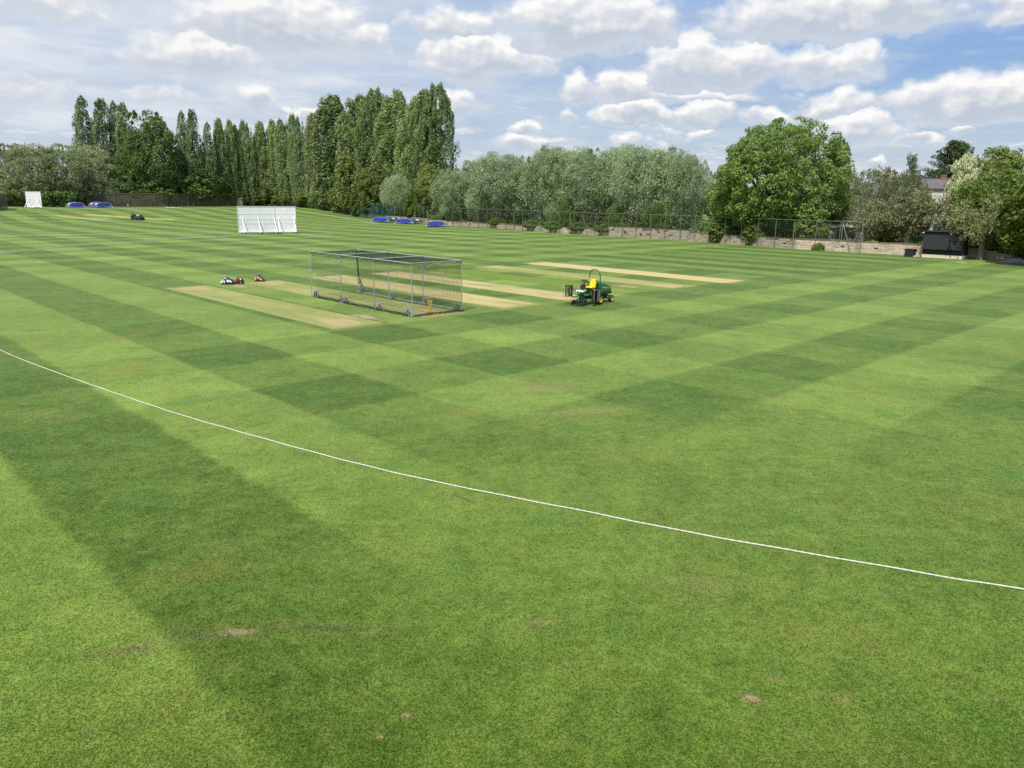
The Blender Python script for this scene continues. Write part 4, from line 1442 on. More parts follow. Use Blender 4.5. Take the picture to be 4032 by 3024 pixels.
g0, g1 = G(772, 813), G(850, 812)
t = (g1 - g0)
b = MB()
for i in range(9):
    q = t * (i / 8); q.z = zg(g0.x + q.x, g0.y + q.y) - g0.z
    b.add([q + Vector((0, 0.9, 0.15)), q + t / 8 + Vector((0, 0.9, 0.15)), q + t / 8 + Vector((0, 0.9, 1.15 - 0.1 * (i % 2))), q + Vector((0, 0.9, 1.1 + 0.08 * (i % 3)))], [(0, 1, 2, 3)])
tag(b.build('barrier_mesh', M['orange_mesh'], loc=g0), 'faded orange barrier mesh hung behind the far net fence', 'barrier')

g0, g1 = G(648, 818), G(708, 818)
b = MB()
w = (g1 - g0).length
vs, fs = [], []
for j in range(5):
    for i in range(13):
        x, y = w * i / 12, 2.2 * j / 4
        vs.append((x, y, 0.05 + 0.10 * abs(math.sin(i * 1.3)) * (1 if j in (1, 2, 3) else 0.2) * (1 if i < 7 else 0.4) + zg(g0.x + x, g0.y + y) - g0.z))
fs = [(j * 13 + i, j * 13 + i + 1, (j + 1) * 13 + i + 1, (j + 1) * 13 + i) for j in range(4) for i in range(12)]
b.add(vs, fs)
tag(b.build('ground_sheet', M['plinth'], None, True, loc=g0), 'pale crumpled sheet lying on the grass at the far fence', 'sheet')

g = G(2001, 893)
root = empty('litter_bin', (g.x, g.y - 0.4, 0)); tag(root, 'dark litter bin standing against the stone wall', 'bin')
MB().lathe((0, 0, 0), (0, 0, 1), [(0.001, 0), (0.26, 0), (0.32, 0.95), (0.30, 0.95), (0.001, 0.9)], 12).build('barrel', M['black'], root, True)
MB().lathe((0, 0, 0.95), (0, 0, 1), [(0.34, 0), (0.34, 0.05), (0.2, 0.14), (0.001, 0.16)], 12).build('lid', M['dark_metal'], root, True)

# ------------------------------------------------------------------ scoreboard hut, sheds, houses
a, c = G(3627, 1013), G(3745, 1020)
yaw = math.atan2(c.y - a.y, c.x - a.x)
yaw = R(-44)
Wd = 4.2
root = empty('scoreboard_hut', a, yaw)
tag(root, 'black scoreboard hut with cream plinth under the trees', 'scoreboard')
root.scale = (1, 1, 0.83)
MB().box((Wd / 2, 1.1, 0.24), (Wd, 2.2, 0.48)).build('plinth', M['plinth'], root, bevel=0.02)
b = MB().box((Wd / 2, 1.1, 2.0), (Wd - 0.04, 2.16, 3.04))
b.build('body', M['hut'], root, bevel=0.015)
b = MB()
b.prism([(-0.30, 1.18), (-0.36, 1.18), (-0.06, 3.46), (0.02, 3.46)], 0, Wd - 0.06)
sh = b.build('front_shutter', M['hut_shutter'], root)
sh.rotation_euler = (0, 0, R(90)); sh.location = (Wd - 0.03, 0.0, 0)
for i in range(7):                                # board joints on the shutter
    pass
b = MB().box((Wd / 2, 1.0, 3.57), (Wd + 0.24, 2.6, 0.10))
b.build('roof', M['hut'], root, bevel=0.015)
MB().box((Wd * 0.84, -0.10, 3.52), (0.10, 0.08, 0.30)).build('bracket_lamp', M['white'], root, bevel=0.01)
MB().box((-0.14, 0.4, 3.30), (0.30, 0.14, 0.16), Matrix.Rotation(R(25), 3, 'Y')).build('side_lamp', M['white'], root, bevel=0.02)
b = MB()
for z in (1.05, 1.12): b.box((Wd / 2, -0.02, z), (Wd - 0.1, 0.05, 0.03))
b.build('counter_ledge', M['hut'], root)

g = a + Vector((-1.35, 0.2, 0))
root = empty('storage_box', g, yaw); tag(root, 'small dark storage box beside the scoreboard hut', 'box')
MB().box((0, 0.4, 0.42), (1.0, 0.8, 0.84)).build('box_body', M['hut'], root, bevel=0.02)
MB().box((0, 0.4, 0.88), (1.08, 0.88, 0.07)).build('lid', M['hut'], root, bevel=0.02)
b = MB(); b.box((0, 0, 0.10), (0.62, 0.4, 0.2)); b.box((0.2, 0.05, 0.27), (0.3, 0.3, 0.14))
tag(b.build('stone_block', M['concrete'], loc=a + Vector((-0.75, -0.35, 0)), bevel=0.04, rz=0.4), 'pale stone block at the foot of the hut plinth', 'block')

g = at(3683, 93.6)
root = empty('white_pole', g); tag(root, 'white pole rising behind the scoreboard hut', 'pole')
zt, zb_ = height_at(3690, 868, 93.6), 0
MB().box((0, 0, zt / 2), (0.32, 0.12, zt), Matrix.Rotation(R(4), 3, 'Y')).build('board', M['white'], root)
MB().tube([(0.32, 0, 0), (0.32, 0, zt * 0.9)], 0.03, 6).build('bracket', M['dark_metal'], root)

g = G(3985, 1034)
b = MB()
n = 15
vs, fs = [], []
for j in range(7):
    for i in range(n):
        x, y = 5.2 * i / (n - 1), 2.0 * j / 6
        e = min(1, 4 * (j / 6) * (1 - j / 6) * 1.4) * min(1, i / 5, (n - 1 - i) / 3)
        vs.append((x, y, 0.02 + e * (0.32 + 0.22 * math.sin(i * 0.75 - 0.9) + 0.08 * math.sin(j * 2.1 + i))))
fs = [(j * n + i, j * n + i + 1, (j + 1) * n + i + 1, (j + 1) * n + i) for j in range(6) for i in range(n - 1)]
b.add(vs, fs)
tag(b.build('tarpaulin', M['tarp'], None, True, loc=(g.x - 1.1, g.y, 0), rz=R(-18)), 'grey tarpaulin heaped on the grass right of the scoreboard', 'tarpaulin')

# shed beyond the fence gap
D = 112
p0, p1 = at(3245, D), at(3420, D)
root = empty('garden_shed', p0); tag(root, 'grey boarded shed glimpsed through the fence right of the big maple', 'shed')
w = p1.x - p0.x
zt = height_at(3330, 893, D)
b = MB()
for i in range(int(w / 0.22)): b.box((0.11 + i * 0.22, 0.0, zt / 2), (0.205, 0.05 + 0.02 * (i % 2), zt))
b.box((w / 2, 2.0, zt / 2), (w, 3.9, zt - 0.02))
b.build('wall', M['shed'], root)
MB().box((w / 2, 1.9, zt + 0.08), (w + 0.5, 4.6, 0.14), Matrix.Rotation(R(3), 3, 'X')).build('roof', M['concrete'], root)
MB().box((w * 0.45, -0.06, 1.0), (0.9, 0.06, 1.9)).build('door', M['hut'], root)
MB().box((w * 0.72, -0.06, 1.5), (1.1, 0.05, 0.8)).build('window', M['black'], root)


def house(px0, px1, pyr, pye, D, label, chimneys, depth=8.0, name='house'):
    p0, p1 = at(px0, D), at(px1, D)
    w = p1.x - p0.x
    zr = height_at((px0 + px1) / 2, pyr, D + depth / 2)
    ze = height_at((px0 + px1) / 2, pye, D)
    root = empty(name, (p0.x, p0.y, 0)); tag(root, label, 'house')
    MB().box((w / 2, depth / 2, ze / 2), (w, depth, ze)).build('wall', M['render'], root)
    b = MB()
    e = 0.35
    vs = [(-e, -e, ze), (w + e, -e, ze), (w + e, depth / 2, zr), (-e, depth / 2, zr), (-e, depth + e, ze), (w + e, depth + e, ze)]
    vs2 = [(x, y, z + 0.16) for x, y, z in vs]
    b.add(vs + vs2, [(0, 1, 2, 3), (3, 2, 5, 4), (6, 7, 8, 9), (9, 8, 11, 10), (0, 1, 7, 6), (4, 5, 11, 10), (0, 3, 9, 6), (3, 4, 10, 9), (1, 2, 8, 7), (2, 5, 11, 8)])
    rf = b.build('roof', M['slate'], root)
    MB().tube([(-e, depth / 2, zr + 0.17), (w + e, depth / 2, zr + 0.17)], 0.11, 8).build('ridge_tiles', M['slate'], rf)
    for cpx, pw, ptop, pot in chimneys:
        c = at(cpx, D + depth / 2)
        cw = pw / F_PX * (D + depth / 2)
        zt = height_at(cpx, ptop, D + depth / 2)
        ch = MB().box((c.x - p0.x, depth / 2, (zt + ze) / 2), (cw, cw * 0.8, zt - ze)).box((c.x - p0.x, depth / 2, zt + 0.10), (cw * 1.18, cw * 0.98, 0.2)).build('chimney', M['brick'], rf)
        if pot: MB().lathe((c.x - p0.x, depth / 2, zt + 0.2), (0, 0, 1), [(0.001, 0), (0.32, 0), (0.27, pot * 0.8), (0.33, pot * 0.85), (0.30, pot), (0.001, pot)], 12).build('chimney_pot', M['pot'], ch, True)
    for k in range(3):
        wx = w * (0.2 + 0.3 * k)
        f = MB().box((wx, -0.03, ze * 0.62), (1.1, 0.08, 1.2)).build('window', M['white'], root)
        MB().box((wx, -0.08, ze * 0.62), (0.9, 0.03, 1.0)).build('pane', M['black'], f)
    return root


house(3590, 3770, 708, 745, 150, 'slate roofed house behind the dark conifer and pale tree', ((3703, 16, 692, 0),))
house(3400, 3520, 728, 770, 142, 'brick chimneyed house hidden behind the brown bushes right of the maple', ((3481, 20, 690, 1.2),), 6.0)
for px, top, lab in ((3716, 645, 'thin aerial mast rising in front of the dark conifer'), (3612, 655, 'thin aerial mast between the birch and the dark conifer')):
    g = at(px, 149)
    zt = height_at(px, top, 149)
    root = empty('aerial_mast', (g.x, g.y, 0)); tag(root, lab, 'aerial')
    MB().tube([(0, 0, 0), (0, 0, zt)], 0.05, 6).build('mast', M['fence_grey'], root)
    b = MB()
    for k in range(5): b.tube([(-0.35, 0, zt - 0.15 - 0.16 * k), (0.35, 0, zt - 0.15 - 0.16 * k)], 0.015, 4)
    b.build('aerial', M['fence_grey'], root)


# ------------------------------------------------------------------ trees
def unit(v): return v / np.maximum(1e-9, np.linalg.norm(v, axis=-1, keepdims=True))


def leaf_mesh(name, mat, C, RR, N, size, rng, aspect=0.55, jitter=0.6, up=0.25, center=None, droop=0.0, shell=0.55, bias=0.75, size_var=0.35, tint_c=None, align=None):
    """clumps C (k,3) with radii RR (k,3), N leaves each: small pointed faces lying on the clumps"""
    k = len(C)
    idx = np.repeat(np.arange(k), N)
    n = len(idx)
    d = unit(rng.normal(size=(n, 3)))
    if center is not None:
        o = unit(C - center)
        o = o[idx]
        dot = (d * o).sum(1)
        flip = (dot < -0.15) & (rng.random(n) < bias)
        d = np.where(flip[:, None], d - 2 * dot[:, None] * o, d)
    rad = shell + (1.1 - shell) * rng.random(n) ** 0.6
    pos = C[idx] + d * RR[idx] * rad[:, None]
    nr = unit(d + jitter * rng.normal(size=(n, 3)) + np.array([0, 0, up]))
    rv = rng.normal(size=(n, 3))
    if align is not None: rv = rv * 0.5 + np.array(align) * 1.2
    rv[:, 2] -= droop
    t = unit(rv - (rv * nr).sum(1)[:, None] * nr)
    b = np.cross(nr, t)
    s = size * (1 + size_var * rng.normal(size=n)).clip(0.45, 1.9)
    L = (s * 0.5)[:, None] * t
    Bw = (s * 0.5 * aspect)[:, None] * b
    bend = nr * (s * 0.10)[:, None]
    V = np.stack([pos - L, pos - Bw * 1.0 + bend, pos + L, pos + Bw + bend], 1).reshape(-1, 3)
    tc = rng.random(k) if tint_c is None else tint_c
    tn = np.repeat(np.clip(tc[idx] * 0.75 + rng.random(n) * 0.25, 0, 1), 4)
    me = bpy.data.meshes.new(name)
    me.vertices.add(4 * n); me.loops.add(4 * n); me.polygons.add(n)
    me.vertices.foreach_set('co', V.astype(np.float32).ravel())
    me.loops.foreach_set('vertex_index', np.arange(4 * n, dtype=np.int32))
    me.polygons.foreach_set('loop_start', np.arange(0, 4 * n, 4, dtype=np.int32))
    me.polygons.foreach_set('loop_total', np.full(n, 4, dtype=np.int32))
    a = me.attributes.new('tint', 'FLOAT', 'POINT')
    a.data.foreach_set('value', tn.astype(np.float32))
    me.materials.append(LEAF[mat])
    me.update(calc_edges=True)
    return me


def trunk_mesh(name, mat, base_r, H, targets, rng, bend=0.25, n=8, fork=0.3):
    b = MB()
    top = Vector((rng.normal() * bend, rng.normal() * bend, H))
    path = [Vector((0, 0, -0.3)), Vector((0, 0, 0.15)), Vector((rng.normal() * bend * 0.3, rng.normal() * bend * 0.3, H * 0.35)), Vector((rng.normal() * bend * 0.6, rng.normal() * bend * 0.6, H * 0.7)), top]
    sp = smooth_path(path, H / 12)
    b.tube(sp, [base_r * (1.25 if i == 0 else 1.0) * (1 - 0.80 * i / (len(sp) - 1)) for i in range(len(sp))], n)
    for tgt in targets:
        tgt = Vector(tgt)
        s = min(0.92, max(fork, (tgt.z / max(H, 0.1)) * rng.uniform(0.45, 0.75)))
        st = sp[int(s * (len(sp) - 1))]
        r0 = base_r * (1 - 0.8 * s) * 0.55
        md = st.lerp(tgt, 0.5) + Vector((rng.normal(), rng.normal(), abs(rng.normal()))) * (tgt - st).length * 0.07
        lp = smooth_path([st, md, tgt], (tgt - st).length / 7 + 0.05)
        b.tube(lp, [r0 * (1 - 0.85 * i / (len(lp) - 1)) + 0.012 for i in range(len(lp))], 5)
    me = bpy.data.meshes.new(name)
    me.from_pydata(b.v, [], b.f)
    me.polygons.foreach_set('use_smooth', [True] * len(me.polygons))
    me.materials.append(M[mat])
    return me


PROTO = {}
LINE = [at(-400, 222), at(-60, 216), at(200, 209)] + FARF + LOW[:-1] + WALL


def line_depth(px):
    k = ray(px, 772); k = k.x / k.y
    for a, c in zip(LINE, LINE[1:]):
        fa, fc = a.x - k * a.y, c.x - k * c.y
        if fa * fc <= 0:
            return a.y + (c.y - a.y) * fa / (fa - fc)
    return 0


def proto(key, H, Rw, crown, trunk):
    PROTO[key] = (H, Rw, crown, trunk)


def poplar(key, seed, H=26.0, Rw=2.5, mat='poplar', spikes=3, low=0.03, n_cl=330, N=44, lean=0.8, leaf=0.50):
    rng = np.random.default_rng(seed)
    C, RR, T = [], [], []
    sp = [(0, 0, H, 1.0)] + [(rng.normal() * Rw * 0.42, rng.normal() * Rw * 0.42, H * rng.uniform(0.84, 0.99), rng.uniform(0.55, 0.75)) for _ in range(spikes)]
    for k in range(n_cl):
        sx, sy, sh, sw = sp[rng.integers(len(sp))] if rng.random() < 0.6 else sp[0]
        t = low + (1 - low) * rng.random() ** 0.85
        z = t * sh
        prof = min(1.0, (t / 0.14) ** 0.6) * (1 - max(0, (t - 0.50) / 0.54) ** 2.3) + 0.05
        r = Rw * sw * prof * (0.82 + 0.36 * rng.random())
        a = rng.random() * 2 * PI
        rr = r * (0.55 + 0.45 * rng.random() ** 0.5)
        x = sx * min(1, 0.25 + t) + rr * math.cos(a) + lean * t * t
        y = sy * min(1, 0.25 + t) + rr * math.sin(a)
        C.append((x, y, z))
        w = (0.42 + 0.42 * rng.random()) * (0.45 + 0.55 * prof)
        RR.append((w, w, w * rng.uniform(2.0, 3.4)))
        T.append(np.clip(0.5 + 0.20 * math.sin(3 * a + seed) + 0.12 * math.sin(7 * a + 2 * seed) + 0.18 * rng.normal(), 0, 1))
    C, RR = np.array(C), np.array(RR)
    cen = np.stack([np.zeros(len(C)), np.zeros(len(C)), C[:, 2] - 1.5], 1)
    me = leaf_mesh('poplar_crown', mat, C, RR, N, leaf, rng, 0.62, 0.42, 0.15, cen, -0.6, 0.6, 0.8, tint_c=np.array(T), align=(0.35, 0, 0.9))
    lim = [tuple(C[i]) for i in rng.integers(0, len(C), 22)]
    proto(key, H, Rw, me, trunk_mesh('poplar_trunk', 'bark', 0.42, H * 0.9, lim, rng, 0.3, fork=0.06))


def bushy(key, seed, H, Rw, mat, n_cl, N, leaf, low=0.0, dome=0.6, clump=(0.8, 1.5), flat=0.8, aspect=0.4, jitter=0.6, droop=0.0, bark='bark', trunk_r=0.3, lobes=5, shellc=0.55, crown_base=None, up=0.25, limbs=24, align=None, skirt=1.0, sv=0.35, tuft=0.0):
    rng = np.random.default_rng(seed)
    lob = [(rng.random() * 2 * PI, rng.uniform(0.3, 0.95), rng.uniform(-0.14, 0.12), rng.uniform(0.25, 0.6)) for _ in range(lobes)]
    C, RR, T = [], [], []
    while len(C) < n_cl:
        d = unit(rng.normal(size=3))
        k = shellc + (1 - shellc) * rng.random() ** 0.7
        for a, e, amp, wd in lob:
            ld = np.array([math.cos(a) * math.cos(e), math.sin(a) * math.cos(e), math.sin(e)])
            k *= 1 + amp * math.exp(-((1 - d @ ld) / (wd * 0.5)) ** 2)
        k = min(k, 1.06)
        zc = H * (1 - dome)
        z = zc + d[2] * (H * dome if d[2] > 0 else zc * (1 - low)) * k
        rad = Rw * k * (1.0 if d[2] > 0 else skirt + (1 - skirt) * (1 + d[2]))
        if z < H * low - 0.2: continue
        C.append((d[0] * rad, d[1] * rad, max(z, 0.25)))
        w = rng.uniform(*clump)
        RR.append((w, w, w * flat * rng.uniform(0.8, 1.2)))
        T.append(np.clip(0.5 + 0.27 * rng.normal(), 0, 1))
    if tuft:                                      # loose sprays that break the outline
        for _ in range(int(n_cl * tuft)):
            d = unit(rng.normal(size=3)); d[2] = abs(d[2]) * 0.9 + 0.05
            k = rng.uniform(1.0, 1.10)
            C.append((d[0] * Rw * k, d[1] * Rw * k, H * (1 - dome) + d[2] * H * dome * k))
            w = rng.uniform(0.25, 0.5) * clump[1]
            RR.append((w * 0.7, w * 0.7, w)); T.append(rng.random())
    C, RR = np.array(C), np.array(RR)
    cen = np.array([0, 0, H * 0.35])
    me = leaf_mesh(key + '_crown', mat, C, RR, N, leaf, rng, aspect, jitter, up, cen, droop, 0.55, 0.8, sv, np.array(T), align)
    lim = [tuple(C[i] * 0.92) for i in rng.integers(0, len(C), limbs)]
    proto(key, H, Rw, me, trunk_mesh(key + '_trunk', bark, trunk_r, H * 0.72, lim, rng, 0.35, fork=0.12))


def conifer(key, seed):
    rng = np.random.default_rng(seed)
    H, Rw = 15.0, 6.2
    C, RR, T = [], [], []
    lim = []
    for tier in range(26):
        t = tier / 25
        z = 1.0 + t * (H - 1.4)
        r = Rw * (1 - t ** 3.2) + 1.1
        for b_ in range(int(11 - 4 * t)):
            a = rng.random() * 2 * PI
            rr = r * rng.uniform(0.75, 1.1)
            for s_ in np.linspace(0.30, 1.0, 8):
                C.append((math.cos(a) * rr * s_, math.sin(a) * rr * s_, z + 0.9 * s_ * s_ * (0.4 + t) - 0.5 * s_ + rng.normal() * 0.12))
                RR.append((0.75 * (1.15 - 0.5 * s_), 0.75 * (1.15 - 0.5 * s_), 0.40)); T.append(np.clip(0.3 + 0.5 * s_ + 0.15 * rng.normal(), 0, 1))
            lim.append((math.cos(a) * rr, math.sin(a) * rr, z))
    C, RR = np.array(C), np.array(RR)
    me = leaf_mesh(key + '_crown', 'conifer', C, RR, 22, 0.40, rng, 0.34, 0.45, 0.5, np.array([0, 0, 5.0]), 0.1, 0.4, 0.4, tint_c=np.array(T))
    proto(key, H, Rw, me, trunk_mesh(key + '_trunk', 'bark', 0.45, H * 0.95, lim[::3], rng, 0.15, fork=0.1))


def birch(key, seed):
    rng = np.random.default_rng(seed)
    H, Rw = 12.0, 2.3
    C, RR, lim = [], [], []
    for k in range(62):
        z = rng.uniform(4.0, H)
        r = Rw * (1 - ((z - 4) / (H - 3.2)) ** 1.6) * rng.uniform(0.25, 1) + 0.15
        a = rng.random() * 2 * PI
        x, y = r * math.cos(a) + 0.25 * math.sin(z), r * math.sin(a)
        lim.append((x, y, z))
        for j in range(int(rng.integers(4, 9))):
            C.append((x + rng.normal() * 0.10 + 0.05 * j, y + rng.normal() * 0.10, z - 0.42 * j)); RR.append((0.24, 0.24, 0.34))
    C, RR = np.array(C), np.array(RR)
    C[:, 2] = np.maximum(C[:, 2], 0.4)
    me = leaf_mesh(key + '_crown', 'birch', C, RR, 15, 0.24, rng, 0.5, 0.9, 0.0, None, 1.5, 0.2)
    proto(key, H, Rw, me, trunk_mesh(key + '_trunk', 'pale_bark', 0.20, H * 0.97, lim[::3], rng, 0.25))


def orchard(key, seed, H, Rw, mat, n_cl, N, leaf, n_twig, bark='pale_bark'):
    """old spreading tree: crooked grey limbs and bare twigs showing between thin leaf sprays"""
    rng = np.random.default_rng(seed)
    b = MB()
    C, RR, T = [], [], []
    b.tube([(0, 0, -0.2), (0.05, 0, 0.5), (-0.12, 0.1, H * 0.22), (0.05, 0.05, H * 0.36)], [0.50, 0.40, 0.34, 0.30], 9)
    for k in range(13):
        a = 2 * PI * k / 13 + rng.normal() * 0.2
        e = rng.uniform(0.15, 1.15)
        L = Rw * rng.uniform(0.75, 1.0)
        p = Vector((0, 0, H * rng.uniform(0.24, 0.36)))
        d = Vector((math.cos(a) * math.cos(e), math.sin(a) * math.cos(e), math.sin(e)))
        pts = [p.copy()]
        for s_ in range(7):
            d = (d + Vector((rng.normal() * 0.22, rng.normal() * 0.22, rng.normal() * 0.16 - 0.05))).normalized()
            p = p + d * L / 7
            p.z = min(max(p.z, 0.8), H * 0.97)
            pts.append(p.copy())
        b.tube(smooth_path(pts, 0.3), [0.15 * (1 - 0.8 * i / (len(smooth_path(pts, 0.3)) - 1)) + 0.014 for i in range(len(smooth_path(pts, 0.3)))], 5)
        for s_ in range(2, 8):
            for q in range(n_twig):
                td = Vector(unit(rng.normal(size=3) + np.array([d.x, d.y, 0.35]) * 0.9))
                tl = rng.uniform(0.6, 1.7)
                p1 = pts[s_] + td * tl * 0.5 + Vector((0, 0, rng.normal() * 0.15))
                p2 = pts[s_] + td * tl + Vector((rng.normal() * 0.3, rng.normal() * 0.3, rng.normal() * 0.3))
                b.tube([pts[s_], p1, p2], [0.030, 0.020, 0.010], 3, caps=False)
                for w_ in (p1, p2):
                    C.append(tuple(w_)); RR.append((0.55, 0.55, 0.42)); T.append(rng.random())
    C, RR = np.array(C), np.array(RR)
    C[:, 2] = np.clip(C[:, 2], 0.5, H)
    sel = rng.permutation(len(C))[:n_cl]
    C, RR, T = C[sel], RR[sel], np.array(T)[sel]
    me = leaf_mesh(key + '_crown', mat, C, RR, N, leaf, rng, 0.5, 0.9, 0.2, np.array([0, 0, H * 0.3]), 0.2, 0.2, 0.4, tint_c=T)
    tm = bpy.data.meshes.new(key + '_trunk')
    tm.from_pydata(b.v, [], b.f)
    tm.materials.append(M[bark])
    proto(key, H, Rw, me, tm)


for i in range(4): poplar('poplar%d' % i, 40 + i, spikes=3 + i % 3, n_cl=430, N=66, leaf=0.33, lean=0.6 + 0.5 * i, Rw=(2.3, 2.7, 2.2, 2.9)[i])
poplar('big_poplar0', 60, 29, 4.2, spikes=5, n_cl=640, N=70, leaf=0.35)
poplar('big_poplar1', 61, 29, 4.2, spikes=6, n_cl=640, N=70, leaf=0.35)
poplar('thin_poplar0', 50, 26, 2.3, 'poplar_far', 2, 0.10, 190, 54, 0.5, 0.38)
poplar('thin_poplar1', 51, 26, 2.3, 'poplar_far', 3, 0.10, 190, 54, 0.5, 0.38)
for i in range(3):
    bushy('willow%d' % i, 70 + i, 13.0, 5.6, 'willow', 300, 104, 0.29, 0.14, 0.45, (0.85, 1.6), 0.95, 0.40, 0.55, -0.3, lobes=9, bark='pale_bark', trunk_r=0.24, limbs=30, align=(0.5, 0, 0.5), tuft=0.10, skirt=0.62)
for i in range(2):
    bushy('osier%d' % i, 80 + i, 13.0, 6.0, 'osier', 330, 70, 0.34, 0.02, 0.5, (0.7, 1.3), 0.85, 0.42, 0.7, 0.2, lobes=8, align=(0.8, 0, 0.1), tuft=0.08)
bushy('silver0', 88, 13.0, 7.0, 'willow', 420, 46, 0.42, 0.02, 0.5, (0.7, 1.3), 0.9, 0.4, 0.7, 0.1, lobes=8, align=(0.6, 0, 0.3), tuft=0.06)
bushy('maplearm', 89, 10.0, 2.6, 'maple', 150, 60, 0.40, 0.0, 0.5, (0.5, 1.0), 1.0, 0.85, 0.55, 0.0, lobes=7, trunk_r=0.2, limbs=16)
bushy('maple', 90, 17.6, 10.2, 'maple', 900, 100, 0.27, 0.10, 0.56, (0.70, 1.35), 0.72, 0.85, 0.55, 0.0, lobes=14, trunk_r=0.75, limbs=44, shellc=0.50, skirt=0.84)
bushy('broad0', 95, 19.0, 7.5, 'broad', 480, 80, 0.38, 0.10, 0.55, (0.9, 1.7), 0.7, 0.7, 0.6, 0.0, lobes=9, trunk_r=0.55, tuft=0.08)
bushy('scrub0', 96, 7.0, 5.0, 'scrub', 260, 42, 0.42, 0.0, 0.6, (0.6, 1.2), 0.55, 0.7, 0.5, 0.0, lobes=7, trunk_r=0.2)
bushy('scrub1', 97, 6.0, 4.0, 'scrub', 200, 42, 0.40, 0.0, 0.6, (0.5, 1.0), 0.7, 0.7, 0.6, 0.0, lobes=7, trunk_r=0.15)
bushy('olive0', 98, 14.0, 4.0, 'olive', 300, 44, 0.46, 0.05, 0.45, (0.6, 1.1), 0.9, 0.6, 0.6, 0.0, lobes=8, trunk_r=0.25)
bushy('ivy0', 99, 1.6, 2.2, 'ivy', 150, 40, 0.20, 0.0, 0.7, (0.25, 0.5), 0.7, 0.8, 0.5, 0.0, lobes=6, trunk_r=0.06, limbs=12)
bushy('ivy1', 100, 1.4, 2.0, 'scrub', 120, 40, 0.22, 0.0, 0.7, (0.25, 0.5), 0.8, 0.6, 0.6, 0.0, lobes=6, trunk_r=0.05, limbs=12)
bushy('round0', 101, 13.0, 4.2, 'olive', 340, 46, 0.34, 0.1, 0.45, (0.6, 1.1), 0.8, 0.7, 0.55, 0.0, lobes=5, trunk_r=0.35)
bushy('green0', 102, 9.5, 4.5, 'scrub', 340, 46, 0.32, 0.05, 0.55, (0.6, 1.1), 0.8, 0.7, 0.55, 0.0, lobes=7, trunk_r=0.3, tuft=0.1)
bushy('sycamore0', 103, 9.0, 3.6, 'sycamore', 300, 56, 0.30, 0.22, 0.5, (0.5, 1.0), 0.6, 0.9, 0.5, 0.0, lobes=10, trunk_r=0.3, tuft=0.08)
bushy('pale0', 104, 9.5, 3.0, 'whitebeam', 150, 36, 0.30, 0.35, 0.5, (0.35, 0.75), 1.2, 0.7, 0.6, -0.4, lobes=8, trunk_r=0.2, align=(0, 0, 1.0), tuft=0.15)
bushy('brush0', 105, 7.5, 5.0, 'haze_shrub', 330, 46, 0.26, 0.0, 0.55, (0.6, 1.1), 0.9, 0.35, 0.9, -0.5, lobes=9, trunk_r=0.15, align=(0.5, 0, 0.8), tuft=0.15)
bushy('young0', 106, 6.5, 2.4, 'olive', 130, 40, 0.34, 0.0, 0.5, (0.4, 0.8), 1.0, 0.6, 0.6, -0.1, lobes=6, trunk_r=0.12, tuft=0.1)
conifer('conifer0', 110)
birch('birch0', 111)
orchard('orchard0', 112, 8.8, 5.8, 'apple', 950, 20, 0.27, 9)
orchard('orchard1', 113, 8.2, 4.2, 'apple', 640, 20, 0.27, 8)


def plant(key, name, px, top, width, D, label, cat='tree', group=None, rz=None, crown='crown', drop=0.0, yscale=None, lift=0.0):
    """a tree whose crown is WIDTH photo pixels wide and whose top stands at TOP, D metres out"""
    H, Rw, cm, tm = PROTO[key]
    if px < 1790 and not key.startswith('ivy'):    # keep every crown behind the fences
        for _ in range(3): D = max(D, line_depth(px) + 0.5 * width / F_PX * D + (1.0 if px > 1383 else 0.3))
    p = at(px, D)
    hd = D
    p.z += lift
    h = height_at(px, top, hd) - p.z + drop
    w = width / F_PX * hd * math.hypot(1, p.x / p.y) * 0.94
    root = empty(name, (p.x, p.y, p.z - drop), random.uniform(-0.45, 0.45) if rz is None else rz)
    sx = w / (2 * Rw)
    root.scale = (sx, yscale or sx, h / H)
    tag(root, label, cat, group)
    link(crown, cm, root)
    link('trunk', tm, root)
    return root


GP = 'tall poplars along the far boundary'
GW = 'silvery willows behind the stone wall'
GO = 'grey green willows at the far left corner'
GU = 'undergrowth behind the fences'
# far left corner
for px, top, w, D, k, lab in (
        (-120, 575, 200, 226, 0, 'grey-green willow cut by the left edge of the picture'),
        (35, 566, 165, 222, 1, 'tall grey-green willow behind the short net fence at far left'),
        (150, 572, 170, 219, 0, 'broad grey-green willow directly behind the distant lone screen'),
        (262, 568, 165, 224, 1, 'grey-green willow between the lone screen and the blue and violet covers'),
        (372, 578, 150, 227, 0, 'grey-green willow under the leftmost thin poplar'),
        (322, 690, 150, 213, 1, 'low spreading willow over the blue and violet covers'),
        (60, 700, 190, 214, 0, 'low grey-green willow bush left of the lone screen'),
        (425, 690, 130, 226, 0, 'low willow behind the left end of the net fence')):
    plant('osier%d' % k, 'willow_tree', px, top, w, D, lab, 'tree', GO)
for px, top, w, D, k, lab in (
        (356, 391, 66, 245, 0, 'leftmost thin poplar, standing alone above the willows'),
        (432, 398, 66, 246, 1, 'thin poplar, first of the ragged pair left of the dark broad tree'),
        (478, 410, 46, 248, 0, 'slender poplar, second of the ragged pair by the dark broad tree'),
        (515, 414, 52, 247, 1, 'thin poplar rising behind the dark broad tree'),
        (735, 447, 46, 250, 0, 'left one of the twin thin poplars right of the dark broad tree'),
        (776, 440, 54, 250, 1, 'right one of the twin thin poplars right of the dark broad tree'),
        (832, 491, 44, 249, 0, 'short thin poplar standing apart after the twin poplars')):
    plant('thin_poplar%d' % k, 'poplar_tree', px, top, w, D, lab, 'tree', GP)
plant('broad0', 'broad_tree', 602, 437, 205, 240, 'large dark green broad tree among the thin poplars')
